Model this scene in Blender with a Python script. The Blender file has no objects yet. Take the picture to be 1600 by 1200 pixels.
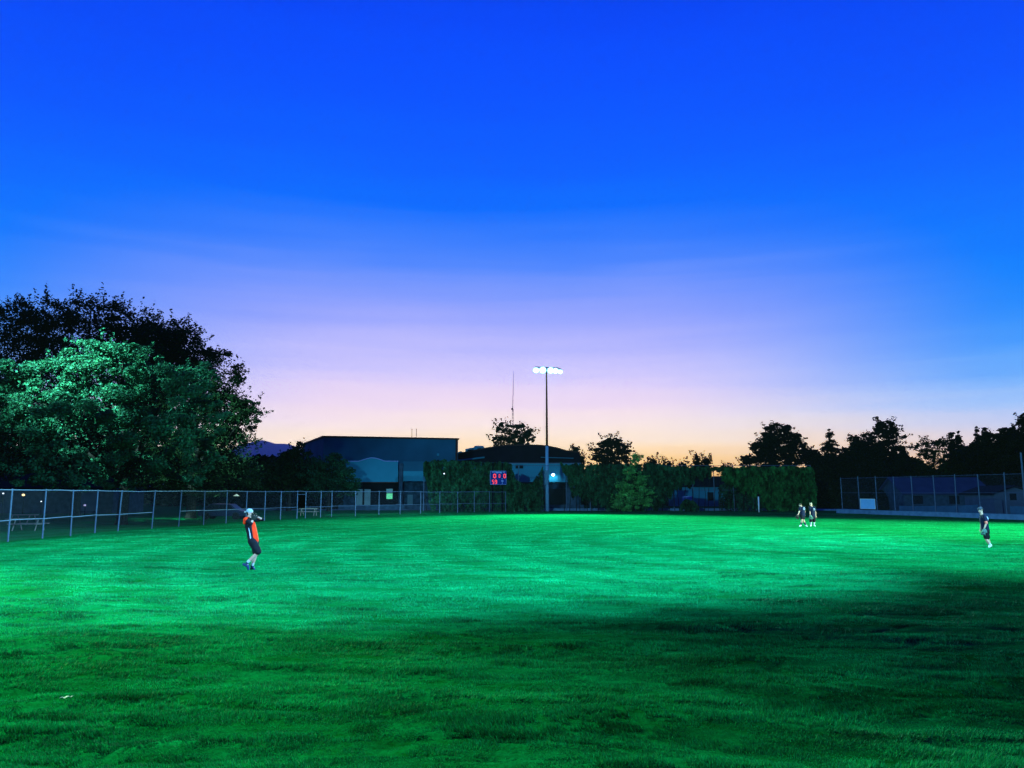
import bpy, bmesh, math, random
import numpy as np
from mathutils import Vector, Matrix
R = math.radians
random.seed(7); rng = np.random.default_rng(7)
S = bpy.context.scene
COL = S.collection

# ------------------------------------------------------------------ camera
H = 2.4; F = 1250.0; PITCH = math.atan(170/1250)
cam_d = bpy.data.cameras.new('camera'); cam = bpy.data.objects.new('camera', cam_d); COL.objects.link(cam)
cam.location = (0, 0, H); cam.rotation_euler = (R(90)+PITCH, 0, 0)
cam_d.sensor_width = 36; cam_d.lens = 36*F/1600; cam_d.clip_start = .1; cam_d.clip_end = 200000
S.camera = cam
def ray(px, py):
    u = (px-800)/F; v = (600-py)/F
    return u, math.cos(PITCH)-v*math.sin(PITCH), math.sin(PITCH)+v*math.cos(PITCH)
def at(px, py, Y):
    x, y, z = ray(px, py); t = Y/y
    return Vector((x*t, Y, H+z*t))
def gnd(px, py):
    x, y, z = ray(px, py); t = -H/z
    return Vector((x*t, y*t, 0))

# ------------------------------------------------------------------ world: dusk sky
def lin(c):
    return tuple((v/255/12.92 if v/255 <= .04045 else ((v/255+.055)/1.055)**2.4) for v in c)
W = bpy.data.worlds.new("World"); S.world = W; W.use_nodes = True
nt = W.node_tree; N = nt.nodes; L = nt.links
for n in list(N): N.remove(n)
def node(t, **k):
    n = N.new(t)
    for a, b in k.items(): setattr(n, a, b)
    return n
def mth(op, a, b=None, c=None, clamp=False):
    n = node('ShaderNodeMath', operation=op, use_clamp=clamp)
    for i, v in enumerate((a, b, c)):
        if v is None: continue
        if isinstance(v, (int, float)): n.inputs[i].default_value = v
        else: L.new(v, n.inputs[i])
    return n.outputs[0]
tc = node('ShaderNodeTexCoord'); sx = node('ShaderNodeSeparateXYZ'); L.new(tc.outputs['Generated'], sx.inputs[0])
elev = mth('ARCSINE', sx.outputs[2])
az = mth('ARCTAN2', sx.outputs[0], sx.outputs[1])
# thin high wisps bend the elevation a little near the horizon
cb = node('ShaderNodeCombineXYZ'); L.new(mth('MULTIPLY', az, 1.6), cb.inputs[0]); L.new(mth('MULTIPLY', elev, 34.0), cb.inputs[1])
nz = node('ShaderNodeTexNoise'); nz.inputs['Scale'].default_value = 1.3; nz.inputs['Detail'].default_value = 6; nz.inputs['Roughness'].default_value = .55
L.new(cb.outputs[0], nz.inputs['Vector'])
cb2 = node('ShaderNodeCombineXYZ'); L.new(mth('MULTIPLY', az, 2.2), cb2.inputs[0]); L.new(mth('MULTIPLY', elev, 5.0), cb2.inputs[1])
nz2 = node('ShaderNodeTexNoise'); nz2.inputs['Scale'].default_value = 1.0; nz2.inputs['Detail'].default_value = 3
L.new(cb2.outputs[0], nz2.inputs['Vector'])
w1 = mth('MULTIPLY', mth('SUBTRACT', nz.outputs['Fac'], .5), .046)
w2 = mth('MULTIPLY', mth('SUBTRACT', nz2.outputs['Fac'], .5), .045)
el2 = mth('ADD', mth('ADD', elev, w1), w2)
t = mth('DIVIDE', el2, R(50), clamp=True)
def ramp(stops, name):
    r = node('ShaderNodeValToRGB'); r.label = name
    e = r.color_ramp.elements; r.color_ramp.interpolation = 'B_SPLINE'
    stops = sorted(stops)
    e[0].position = stops[0][0]/50; e[0].color = (*lin(stops[0][1]), 1)
    e[1].position = stops[-1][0]/50; e[1].color = (*lin(stops[-1][1]), 1)
    for p, c in stops[1:-1]:
        q = e.new(p/50); q.color = (*lin(c), 1)
    L.new(t, r.inputs[0]); return r.outputs[0]
mid = ramp([(0, (255,188,112)), (1.8, (255,212,150)), (3.2, (255,232,206)), (4.6, (252,236,234)), (6.2, (242,220,244)), (8, (216,207,255)),
            (10, (190,190,255)), (12.3, (158,170,255)), (14.6, (118,153,255)), (16.8, (74,135,255)), (20, (20,113,255)), (23, (0,98,255)), (28, (0,85,255)), (33.4, (0,74,252)), (50, (0,45,170))], 'mid')
side = ramp([(0, (255,200,145)), (2.2, (246,218,200)), (3.8, (214,212,238)), (5.5, (160,200,255)), (7.5, (106,175,255)), (9.5, (68,155,255)),
             (12.3, (34,136,255)), (15, (12,124,255)), (18, (0,112,255)), (21.3, (0,99,255)), (25.5, (0,87,255)), (33.4, (0,68,240)), (50, (0,40,160))], 'side')
back = ramp([(0, (60,80,150)), (8, (35,70,165)), (20, (14,55,160)), (50, (4,30,120))], 'back')
def smooth(v, a, b):
    m = node('ShaderNodeMapRange', interpolation_type='SMOOTHSTEP'); m.inputs['From Min'].default_value = a; m.inputs['From Max'].default_value = b
    L.new(v, m.inputs['Value']); return m.outputs['Result']
azo = mth('ADD', az, R(2.5))
aab = mth('ABSOLUTE', azo)
# the right side cools down sooner than the left one
asy = mth('ADD', aab, mth('MULTIPLY', mth('GREATER_THAN', azo, 0.0), 0.0))
f1 = smooth(asy, R(9), R(37)); f2 = smooth(aab, R(50), R(110))
def mix(f, a, b):
    m = node('ShaderNodeMix', data_type='RGBA'); L.new(f, m.inputs['Factor']); L.new(a, m.inputs['A']); L.new(b, m.inputs['B']); return m.outputs['Result']
skyc = mix(f2, mix(f1, mid, side), back)
# the sky shines through the air of the haze box: undo its dimming near the horizon
HD = 1.6e-5
path = mth('MINIMUM', mth('DIVIDE', 4240.0, mth('MAXIMUM', sx.outputs[2], .02)), 76000.0)
gain = mth('EXPONENT', mth('MULTIPLY', path, HD))
def vmath(op, a, b):
    n = node('ShaderNodeVectorMath', operation=op)
    for i, v in enumerate((a, b)):
        if isinstance(v, tuple): n.inputs[i].default_value = v
        else: L.new(v, n.inputs[i])
    return n.outputs[0]
cg = node('ShaderNodeCombineXYZ'); [L.new(gain, cg.inputs[i]) for i in range(3)]
air = vmath('MULTIPLY', vmath('SUBTRACT', cg.outputs[0], (1., 1., 1.)), (.06, .09, .30))
skyc = vmath('MAXIMUM', vmath('SUBTRACT', vmath('MULTIPLY', skyc, cg.outputs[0]), air), (0., 0., 0.))
bg = node('ShaderNodeBackground'); bg.inputs['Strength'].default_value = 1.0; L.new(skyc, bg.inputs['Color'])
wo = node('ShaderNodeOutputWorld'); L.new(bg.outputs[0], wo.inputs['Surface'])

# ------------------------------------------------------------------ floodlights that stand outside the frame
def spot(name, loc, target, power, angle, blend, col=(.62, 1.0, .90), rad=.25):
    d = bpy.data.lights.new(name, 'SPOT'); d.energy = power; d.spot_size = R(angle); d.spot_blend = blend
    d.color = col; d.shadow_soft_size = rad
    o = bpy.data.objects.new(name, d); COL.objects.link(o); o.location = loc
    o.rotation_euler = (Vector(target)-Vector(loc)).to_track_quat('-Z', 'Y').to_euler(); return o
CY = (.30, .86, 1.0)
spot('floodlight_beam', (28, 17, 20), (-8, 30, 0), 370e3, 46, .7, (.30, .86, 1.2))
spot('floodlight_beam', (28, 17, 20), (6, 54, 0), 330e3, 42, .7, (.30, .86, 1.2))
spot('floodlight_beam', (28, 17, 20), (18, 31, 0), 170e3, 46, .9, (.30, .95, 1.0))
spot('floodlight_beam', (-41, 38, 26), (-22, 11, 0), 590e3, 52, .6, (.55, 1.0, .40))
spot('floodlight_beam', (-41, 38, 26), (-7, 38, 0), 110e3, 48, .6, (.36, .95, .9))
spot('floodlight_beam', (-41, 38, 26), (-32.8, 60, 12), 420e3, 30, .9, (.40, 1.0, 1.05))
spot('floodlight_beam', (58, 36, 20), (35, 50, 0), 860e3, 58, .9, (.50, 1.0, .66))
spot('floodlight_beam', (-25, -15, 20), (22, 98, -1), 270e3, 50, .5, (.30, .86, 1.1))

S.view_settings.view_transform = 'Standard'; S.view_settings.look = 'None'
S.view_settings.exposure = 0; S.view_settings.gamma = 1
try: S.cycles.max_bounces = 6; S.cycles.transparent_max_bounces = 8; S.cycles.use_denoising = True
except Exception: pass

# ------------------------------------------------------------------ materials
def mat(name, col, rough=.85, var=.25, scale=3.0, col2=None, bump=0.0, metal=0.0, emit=None, estr=0.0, attr=None, transl=0.0, spec=.06, stretch=(1,1,1)):
    m = bpy.data.materials.new(name); m.use_nodes = True
    t = m.node_tree; b = t.nodes['Principled BSDF']
    b.inputs['Roughness'].default_value = rough; b.inputs['Metallic'].default_value = metal
    b.inputs['Specular IOR Level'].default_value = spec
    tc = t.nodes.new('ShaderNodeTexCoord'); mp = t.nodes.new('ShaderNodeMapping'); mp.inputs['Scale'].default_value = stretch
    t.links.new(tc.outputs['Object'], mp.inputs['Vector'])
    nz = t.nodes.new('ShaderNodeTexNoise'); nz.inputs['Scale'].default_value = scale; nz.inputs['Detail'].default_value = 6
    t.links.new(mp.outputs[0], nz.inputs['Vector'])
    rp = t.nodes.new('ShaderNodeValToRGB'); e = rp.color_ramp.elements
    c2 = col2 if col2 else tuple(min(1, c*(1+var)) for c in col)
    e[0].position = .3; e[0].color = (*[c*(1-var) for c in col], 1); e[1].position = .72; e[1].color = (*c2, 1)
    t.links.new(nz.outputs['Fac'], rp.inputs[0]); out = rp.outputs[0]
    if attr:
        at_ = t.nodes.new('ShaderNodeAttribute'); at_.attribute_name = attr
        mx = t.nodes.new('ShaderNodeMix'); mx.data_type = 'RGBA'; mx.blend_type = 'MULTIPLY'; mx.inputs['Factor'].default_value = 1
        t.links.new(out, mx.inputs['A']); t.links.new(at_.outputs['Color'], mx.inputs['B']); out = mx.outputs['Result']
    t.links.new(out, b.inputs['Base Color'])
    if bump:
        bp = t.nodes.new('ShaderNodeBump'); bp.inputs['Strength'].default_value = bump; bp.inputs['Distance'].default_value = .02
        t.links.new(nz.outputs['Fac'], bp.inputs['Height']); t.links.new(bp.outputs[0], b.inputs['Normal'])
    if emit:
        b.inputs['Emission Color'].default_value = (*emit, 1); b.inputs['Emission Strength'].default_value = estr
    if transl:
        tr = t.nodes.new('ShaderNodeBsdfTranslucent'); t.links.new(out, tr.inputs['Color'])
        ms = t.nodes.new('ShaderNodeMixShader'); ms.inputs[0].default_value = transl
        t.links.new(b.outputs[0], ms.inputs[1]); t.links.new(tr.outputs[0], ms.inputs[2])
        t.links.new(ms.outputs[0], t.nodes['Material Output'].inputs['Surface'])
    return m
M = dict(
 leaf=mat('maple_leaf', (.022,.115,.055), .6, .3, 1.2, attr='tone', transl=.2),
 leafb=mat('shaded_leaf', (.010,.026,.008), .7, .3, 1.2, attr='tone', transl=.1),  # darkened: the shade on the unlit crowns is put into the leaf colour
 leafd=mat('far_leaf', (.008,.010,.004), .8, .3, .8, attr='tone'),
 leafi=mat('ivy_leaf', (.010,.055,.024), .55, .4, .5, attr='tone', transl=.1),
 leafy=mat('yellow_leaf', (.09,.34,.08), .6, .3, 1.2, attr='tone', transl=.25),
 bark=mat('bark', (.018,.015,.012), .9, .4, 6, bump=.6),
 galv=mat('galvanised_steel', (.07,.105,.18), .5, .15, 8, metal=.2),
 wire=mat('fence_wire', (.035,.045,.075), .6, .1, 4),
 white=mat('white_paint', (.75,.76,.78), .6, .08, 5),
 conc=mat('concrete', (.10,.20,.32), .9, .22, 2.0, bump=.3),
 concd=mat('dark_concrete', (.03,.06,.10), .9, .3, 2.0, bump=.3),
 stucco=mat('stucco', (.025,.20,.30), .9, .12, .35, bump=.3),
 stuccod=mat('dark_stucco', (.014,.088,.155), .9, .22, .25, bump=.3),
 stone=mat('stone_cladding', (.012,.036,.065), .9, .6, 1.6, bump=.8),
 roof=mat('roof_felt', (.006,.005,.014), .95, .3, .5),
 trim=mat('roof_trim', (.05,.025,.025), .7, .2, 2),
 dark=mat('near_black', (.002,.003,.006), .8, .3, 1),
 glassd=mat('dark_glass', (.008,.010,.014), .15, .2, 1),
 blind=mat('pale_blind', (.22,.30,.30), .8, .1, 1.5),
 brown=mat('backlit_steel', (.09,.035,.02), .7, .3, 3),
 board=mat('blue_board', (.002,.022,.18), .6, .15, 2),
 boardl=mat('pale_blue_panel', (.22,.30,.62), .6, .1, 4),
 signw=mat('sign_face', (.25,.55,.85), .55, .06, 2),
 screen=mat('screen_fabric', (.03,.09,.18), .9, .15, 1.5),
 wood=mat('weathered_wood', (.16,.15,.14), .9, .25, 4, stretch=(1,8,1)),
 mount=mat('mountain_slope', (.32,.30,.36), 1, .12, .00025),
 skin=mat('skin', (.32,.17,.15), .55, .08, 12),
 eye=mat('eye', (.6,.6,.6), .2, .05, 3),
 hairw=mat('fair_hair', (.18,.16,.15), .8, .25, 30), haird=mat('dark_hair', (.02,.016,.014), .8, .3, 30),
 capl=mat('pale_cap', (.17,.19,.26), .7, .1, 10), capd=mat('dark_cap', (.02,.022,.04), .7, .2, 10),
 orange=mat('orange_jersey', (.58,.022,.005), .8, .12, 9), black=mat('black_cloth', (.006,.006,.010), .9, .3, 9),
 navy=mat('navy_jersey', (.006,.008,.026), .9, .3, 9), stripe=mat('white_trim', (.24,.24,.36), .7, .05, 9),
 sockw=mat('pale_sock', (.26,.28,.32), .9, .1, 10), shoeb=mat('blue_shoe', (.006,.018,.06), .5, .3, 10), shoew=mat('white_shoe', (.34,.38,.42), .5, .1, 10),
 glove=mat('black_glove', (.012,.012,.012), .6, .3, 9), gloveg=mat('green_grey_glove', (.04,.085,.085), .6, .3, 9),
 red=mat('red_sleeve', (.55,.12,.10), .8, .1, 9),
 lens=mat('lamp_lens', (.8,.8,.8), .3, .01, 1, emit=(.75,1,1), estr=14),
 glowr=mat('lamp_glow_ring', (.5,.7,.8), .3, .01, 1, emit=(.22,.80,1), estr=1.3),
 hood=mat('lamp_hood', (.03,.10,.25), .5, .1, 3),
 hedge=mat('hedge_leaf', (.014,.085,.020), .6, .4, .5, attr='tone', transl=.1),
 led=mat('red_led', (.3,.02,.02), .5, .01, 1, emit=(1,.06,.04), estr=1.6),
 warm=mat('warm_lamp', (.8,.7,.5), .5, .01, 1, emit=(1,.75,.35), estr=2.2),
 cool=mat('cool_lamp', (.8,.8,.8), .5, .01, 1, emit=(.7,.85,1), estr=2.5),
 lilac=mat('lilac_lamp', (.8,.8,.8), .5, .01, 1, emit=(.45,.42,.75), estr=.9),
 walllamp=mat('wall_lamp_glass', (.8,.8,.8), .5, .01, 1, emit=(.5,.9,1), estr=14),
 greenlit=mat('lit_glass', (.2,.5,.3), .5, .3, 6, emit=(.10,.62,.20), estr=.75),
 paper=mat('paper', (.40,.46,.50), .8, .05, 5),
 carp=mat('car_paint', (.012,.018,.04), .3, .05, 2), tyre=mat('rubber', (.01,.01,.01), .9, .1, 2),
)

# ------------------------------------------------------------------ object helpers
def tag(o, label=None, cat=None, group=None, kind=None):
    for k, v in (('label', label), ('category', cat), ('group', group), ('kind', kind)):
        if v: o[k] = v
    return o
def empty(name, loc, label, cat, group=None, rz=0):
    o = bpy.data.objects.new(name, None); COL.objects.link(o); o.location = loc; o.rotation_euler = (0,0,rz)
    o.empty_display_size = .2
    return tag(o, label, cat, group)
def npmesh(name, V, Fc, m, parent=None, tone=None, smooth=False):
    """V (n,3) world positions, Fc (k,3|4) int; parent's location is subtracted."""
    V = np.asarray(V, np.float32).reshape(-1, 3)
    if parent is not None:
        M4 = np.array(parent.matrix_basis.inverted()); V = V@M4[:3,:3].T.astype(np.float32)+M4[:3,3].astype(np.float32)
    Fc = np.asarray(Fc, np.int32); k, w = Fc.shape
    me = bpy.data.meshes.new(name); me.vertices.add(len(V)); me.vertices.foreach_set('co', V.ravel())
    me.loops.add(k*w); me.loops.foreach_set('vertex_index', Fc.ravel())
    me.polygons.add(k); me.polygons.foreach_set('loop_start', np.arange(0, k*w, w, dtype=np.int32))
    me.polygons.foreach_set('loop_total', np.full(k, w, np.int32))
    if smooth: me.polygons.foreach_set('use_smooth', np.ones(k, bool))
    me.update(calc_edges=True)
    if tone is not None:
        a = me.attributes.new('tone', 'FLOAT_COLOR', 'POINT')
        c = np.ones((len(V), 4), np.float32); c[:, :3] = tone; a.data.foreach_set('color', c.ravel())
    me.materials.append(m)
    o = bpy.data.objects.new(name, me); COL.objects.link(o)
    if parent is not None: o.parent = parent
    return o
class MB:
    def __init__(s): s.v = []; s.f = []
    def poly(s, vs, fs):
        n = len(s.v); s.v += [tuple(v) for v in vs]; s.f += [tuple(i+n for i in f) for f in fs]
    def box(s, c, d, rz=0, M_=None):
        cx, cy, cz = c; hx, hy, hz = d[0]/2, d[1]/2, d[2]/2; ca, sa = math.cos(rz), math.sin(rz)
        vs = []
        for z in (-hz, hz):
            for x, y in ((-hx,-hy),(hx,-hy),(hx,hy),(-hx,hy)):
                vs.append((cx+x*ca-y*sa, cy+x*sa+y*ca, cz+z))
        s.poly(vs, [(3,2,1,0),(4,5,6,7),(0,1,5,4),(1,2,6,5),(2,3,7,6),(3,0,4,7)])
    def tube(s, pts, rad, n=8, cap=True):
        pts = [Vector(p) for p in pts]
        if not hasattr(rad, '__len__'): rad = [rad]*len(pts)
        base = len(s.v); prev = None
        for i, p in enumerate(pts):
            d = (pts[min(i+1, len(pts)-1)]-pts[max(i-1, 0)]).normalized()
            a = d.cross(Vector((0,0,1)) if abs(d.z) < .9 else Vector((1,0,0))).normalized()
            if prev is not None:
                a2 = (prev-d*prev.dot(d))
                if a2.length > .1: a = a2.normalized()
            prev = a; b = d.cross(a)
            for k in range(n):
                an = 2*math.pi*k/n
                s.v.append(tuple(p+(a*math.cos(an)+b*math.sin(an))*rad[i]))
        for i in range(len(pts)-1):
            for k in range(n):
                q = base+i*n; s.f.append((q+k, q+(k+1)%n, q+n+(k+1)%n, q+n+k))
        if cap:
            s.f.append(tuple(base+k for k in range(n))[::-1]); s.f.append(tuple(base+(len(pts)-1)*n+k for k in range(n)))
    def prism(s, outline, off):
        """outline: closed list of 3-D points; off: extrusion vector"""
        n = len(outline); off = Vector(off)
        vs = [Vector(p) for p in outline]+[Vector(p)+off for p in outline]
        s.poly(vs, [tuple(range(n)), tuple(range(2*n-1, n-1, -1))]+[(i, i+n, (i+1)%n+n, (i+1)%n) for i in range(n)])
    def ball(s, c, r, n=10, m=6):
        if not hasattr(r, '__len__'): r = (r, r, r)
        b = len(s.v); s.v.append((c[0], c[1], c[2]+r[2]))
        for i in range(1, m):
            th = math.pi*i/m
            for k in range(n):
                an = 2*math.pi*k/n
                s.v.append((c[0]+r[0]*math.sin(th)*math.cos(an), c[1]+r[1]*math.sin(th)*math.sin(an), c[2]+r[2]*math.cos(th)))
        s.v.append((c[0], c[1], c[2]-r[2])); e = len(s.v)-1
        for k in range(n):
            s.f.append((b, b+1+k, b+1+(k+1)%n)); s.f.append((e, b+1+(m-2)*n+(k+1)%n, b+1+(m-2)*n+k))
        for i in range(m-2):
            for k in range(n):
                q = b+1+i*n; s.f.append((q+k, q+n+k, q+n+(k+1)%n, q+(k+1)%n))
    def build(s, name, m, parent=None, smooth=False, bevel=0, recalc=True):
        me = bpy.data.meshes.new(name)
        vs = s.v
        if parent is not None:
            inv = parent.matrix_basis.inverted(); vs = [tuple(inv@Vector(v)) for v in vs]
        me.from_pydata(vs, [], s.f)
        if recalc:
            bm = bmesh.new(); bm.from_mesh(me); bmesh.ops.recalc_face_normals(bm, faces=bm.faces)
            if bevel: bmesh.ops.bevel(bm, geom=list(bm.edges), offset=bevel, segments=2, affect='EDGES', clamp_overlap=True)
            bm.to_mesh(me); bm.free()
        if smooth:
            for p in me.polygons: p.use_smooth = True
        me.materials.append(m)
        o = bpy.data.objects.new(name, me); COL.objects.link(o)
        if parent is not None: o.parent = parent
        return o
def boxobj(name, c, d, m, parent=None, rz=0, bevel=0):
    b = MB(); b.box(c, d, rz); return b.build(name, m, parent, bevel=bevel)

# ------------------------------------------------------------------ terrain
TAB = np.random.default_rng(3).random((6, 256, 256)).astype(np.float32)
def vn(x, y, k=0):
    x = np.asarray(x, float); y = np.asarray(y, float)
    xi = np.floor(x).astype(int); yi = np.floor(y).astype(int); fx = x-xi; fy = y-yi
    fx = fx*fx*fx*(fx*(fx*6-15)+10); fy = fy*fy*fy*(fy*(fy*6-15)+10)
    T = TAB[k]
    a = T[xi & 255, yi & 255]; b = T[(xi+1) & 255, yi & 255]; c = T[xi & 255, (yi+1) & 255]; d = T[(xi+1) & 255, (yi+1) & 255]
    return (a*(1-fx)+b*fx)*(1-fy)+(c*(1-fx)+d*fx)*fy-.5
def ght(x, y):
    """height of the ground: mown field with soft bumps and ruts"""
    x = np.asarray(x, float); y = np.asarray(y, float)
    r = np.hypot(x, y)
    near = np.clip((60-r)/45, 0, 1)
    yy = y+.12*x+.5*vn(x/4, y/4, 1)
    rdg = np.abs(vn(x/2.6, yy/.62, 5)); a = vn(x/1.7, yy/.62, 0)*.085+vn(x/.8, yy/.33, 2)*.04+vn(x/5.0, yy/2.2, 3)*.18-np.clip(.07-rdg, 0, 1)*.75
    far = vn(x/6, y/3.0, 4)*.05
    edge = 1.0
    return (a*near*.8+far)*edge*np.clip((160-r)/60, 0, 1)
def gh(x, y): return float(ght(x, y))
def axis(lo, hi, step, ends, grow=1.13):
    c = list(np.arange(lo, hi, step)); s = step; v = hi
    up = []
    while v < ends[1]: s *= grow; v += s; up.append(v)
    s = step; v = lo; dn = []
    while v > ends[0]: s *= grow; v -= s; dn.append(v)
    return np.array(dn[::-1]+c+up)
xs = axis(-15, 15, .11, (-72000, 72000)); ys = axis(6, 26, .09, (-600, 70000), 1.035)
ys = ys[ys > -700]
GX, GY = np.meshgrid(xs, ys, indexing='xy')
GZ = ght(GX, GY)
nx, ny = len(xs), len(ys)
idx = np.arange(nx*ny).reshape(ny, nx)
Q = np.stack([idx[:-1,:-1], idx[:-1,1:], idx[1:,1:], idx[1:,:-1]], -1).reshape(-1, 4)
def grass_ground_mat():
    m = bpy.data.materials.new('turf_ground'); m.use_nodes = True; t = m.node_tree; b = t.nodes['Principled BSDF']
    b.inputs['Roughness'].default_value = .9; b.inputs['Specular IOR Level'].default_value = 0.0
    g = t.nodes.new('ShaderNodeNewGeometry')
    def nzn(scale, st, det=8, ro=.6):
        mp = t.nodes.new('ShaderNodeMapping'); mp.inputs['Scale'].default_value = st; t.links.new(g.outputs['Position'], mp.inputs[0])
        n = t.nodes.new('ShaderNodeTexNoise'); n.inputs['Scale'].default_value = scale; n.inputs['Detail'].default_value = det; n.inputs['Roughness'].default_value = ro
        t.links.new(mp.outputs[0], n.inputs[0]); return n.outputs['Fac']
    a = nzn(14, (1,1,1), 10, .75); c = nzn(.45, (.5,1.4,1), 5); d = nzn(.09, (1,1,1), 3)
    ad = t.nodes.new('ShaderNodeMath'); ad.operation = 'MULTIPLY_ADD'; ad.inputs[1].default_value = .55; t.links.new(a, ad.inputs[0])
    ml = t.nodes.new('ShaderNodeMath'); ml.operation = 'MULTIPLY'; ml.inputs[1].default_value = .45; t.links.new(c, ml.inputs[0]); t.links.new(ml.outputs[0], ad.inputs[2])
    st = nzn(1.0, (.55,1.9,1), 6, .7)
    vd = t.nodes.new('ShaderNodeVectorMath'); vd.operation = 'DISTANCE'; vd.inputs[1].default_value = (24, 40, 0); t.links.new(g.outputs['Position'], vd.inputs[0])
    sn = t.nodes.new('ShaderNodeMath'); sn.operation = 'MULTIPLY'; sn.inputs[1].default_value = 2*math.pi/2.6; t.links.new(vd.outputs['Value'], sn.inputs[0])
    si = t.nodes.new('ShaderNodeMath'); si.operation = 'SINE'; t.links.new(sn.outputs[0], si.inputs[0])
    m1 = t.nodes.new('ShaderNodeMath'); m1.operation = 'MULTIPLY_ADD'; m1.inputs[1].default_value = .030; t.links.new(si.outputs[0], m1.inputs[0]); t.links.new(ad.outputs[0], m1.inputs[2])
    m2 = t.nodes.new('ShaderNodeMath'); m2.operation = 'MULTIPLY_ADD'; m2.inputs[1].default_value = .5; m2.inputs[2].default_value = -.25; t.links.new(st, m2.inputs[0])
    m3 = t.nodes.new('ShaderNodeMath'); m3.operation = 'ADD'; t.links.new(m1.outputs[0], m3.inputs[0]); t.links.new(m2.outputs[0], m3.inputs[1]); ad = m3
    rp = t.nodes.new('ShaderNodeValToRGB'); e = rp.color_ramp.elements
    e[0].position = .34; e[0].color = (.001,.044,.005,1); e[1].position = .66; e[1].color = (.001,.135,.046,1)
    t.links.new(ad.outputs[0], rp.inputs[0]); t.links.new(rp.outputs[0], b.inputs['Base Color'])
    bp = t.nodes.new('ShaderNodeBump'); bp.inputs['Strength'].default_value = .9; bp.inputs['Distance'].default_value = .05
    t.links.new(a, bp.inputs['Height']); t.links.new(bp.outputs[0], b.inputs['Normal'])
    return m
o = npmesh('ground', np.stack([GX, GY, GZ], -1).reshape(-1, 3), Q, grass_ground_mat(), smooth=True); tag(o, kind='structure')

# ------------------------------------------------------------------ grass blades
def blades(n, d0, d1, name, m):
    d = np.exp(rng.uniform(np.log(d0), np.log(d1), n*2))
    u = rng.uniform(-.80, .80, n*2)
    y = d; x = u*d+rng.normal(0, .4, n*2)
    # clumpy: drop some by patch
    keep = (vn(x/.35, y/.35, 2)+vn(x/.09, y/.09, 5)*.9+.5) > rng.random(n*2)*.62
    # stay inside the playing field
    fx = np.interp(y, FY, FX)
    inside = (x > fx+.3) & (y < 103.3-np.clip(x-29, 0, 99)*.62)
    x = x[keep & inside][:n]; y = y[keep & inside][:n]; d = y; n = len(x)
    z = ght(x, y)
    sc = (d/8)**.62
    clump = np.clip(.9+1.5*vn(x/1.1, y/.33, 1)+.7*vn(x/.3, y/.2, 4), .2, 2.0)
    h = .036*np.minimum(sc, 1.0)*(1-.35*np.clip((d-16)/20, 0, 1))*rng.uniform(.5, 1.25, n)*clump
    w = .0040*sc**.95*rng.uniform(.7, 1.3, n)
    an = rng.uniform(0, 2*np.pi, n)
    ca, sa = np.cos(an), np.sin(an)
    la = an+np.pi/2+rng.normal(0, .8, n); ln = h*rng.uniform(.1, .9, n)
    wind = vn(x/2.0, y/1.2, 0)
    V = np.empty((n, 3, 3), np.float32)
    V[:,0] = np.stack([x-ca*w, y-sa*w, z-.004], -1); V[:,1] = np.stack([x+ca*w, y+sa*w, z-.004], -1)
    V[:,2] = np.stack([x+np.cos(la)*ln+wind*h*1.2, y+np.sin(la)*ln, z+h], -1)
    Fc = np.arange(n*3, dtype=np.int32).reshape(n, 3)
    pt = np.clip(.95+.65*vn(x/3.2, y/1.1, 3)+.85*vn(x/1.1, y/.35, 5)+.7*vn(x/.4, y/.16, 1)+.30*vn(x/13, y/9, 4), .25, 2.0)
    # faint mowing arcs
    rr = np.hypot(x-24, y-40)+.5*vn(x/7, y/7, 2); mow = 1+.17*np.tanh(2*np.sin(2*np.pi*rr/2.6))*np.clip((y-9)/8, .2, 1)
    rnd = rng.uniform(.4, 1.6, n)
    tone = np.repeat((pt*mow*rnd)[:, None], 3, 1)
    tone[:, 0] *= rng.uniform(.4, 1.9, n); tone[:, 2] *= rng.uniform(.6, 1.4, n)
    dry = rng.random(n) < .03; tone[dry] = (9, 1.8, 2.2)
    tone = np.repeat(tone[:, None], 3, 1).reshape(-1, 3); 
    return npmesh(name, V.reshape(-1, 3), Fc, m, tone=tone)

# outfield fence: photo bottoms of the posts
LP = [(-62,857), (12,847), (66,841), (110,836.8), (148,832.8), (184,829.8), (237,826), (279,822.8), (318,820), (353,817.4), (384,815), (413,813), (438,811.6), (464,810.5), (477,809.8), (500.5,808.8), (518,808), (555,806.2), (592,804.6), (625,803.4), (657,802.5), (687,801.7), (715,801), (741,800.4), (765,800), (790,799.6)]
LPW = [gnd(*p) for p in LP]
FX = np.array([-40, -29]+[p.x for p in LPW]+[60]); FY = np.array([0, 30]+[p.y for p in LPW]+[LPW[-1].y+.1])
gm = mat('grass_blade', (.001,.145,.050), .7, .2, .35, attr='tone', transl=.25, spec=.04)
g1 = blades(1600000, 6.2, 104, 'grass', gm)
tag(g1, 'short mown green turf covering the playing field', 'grass', kind='stuff')

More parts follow.
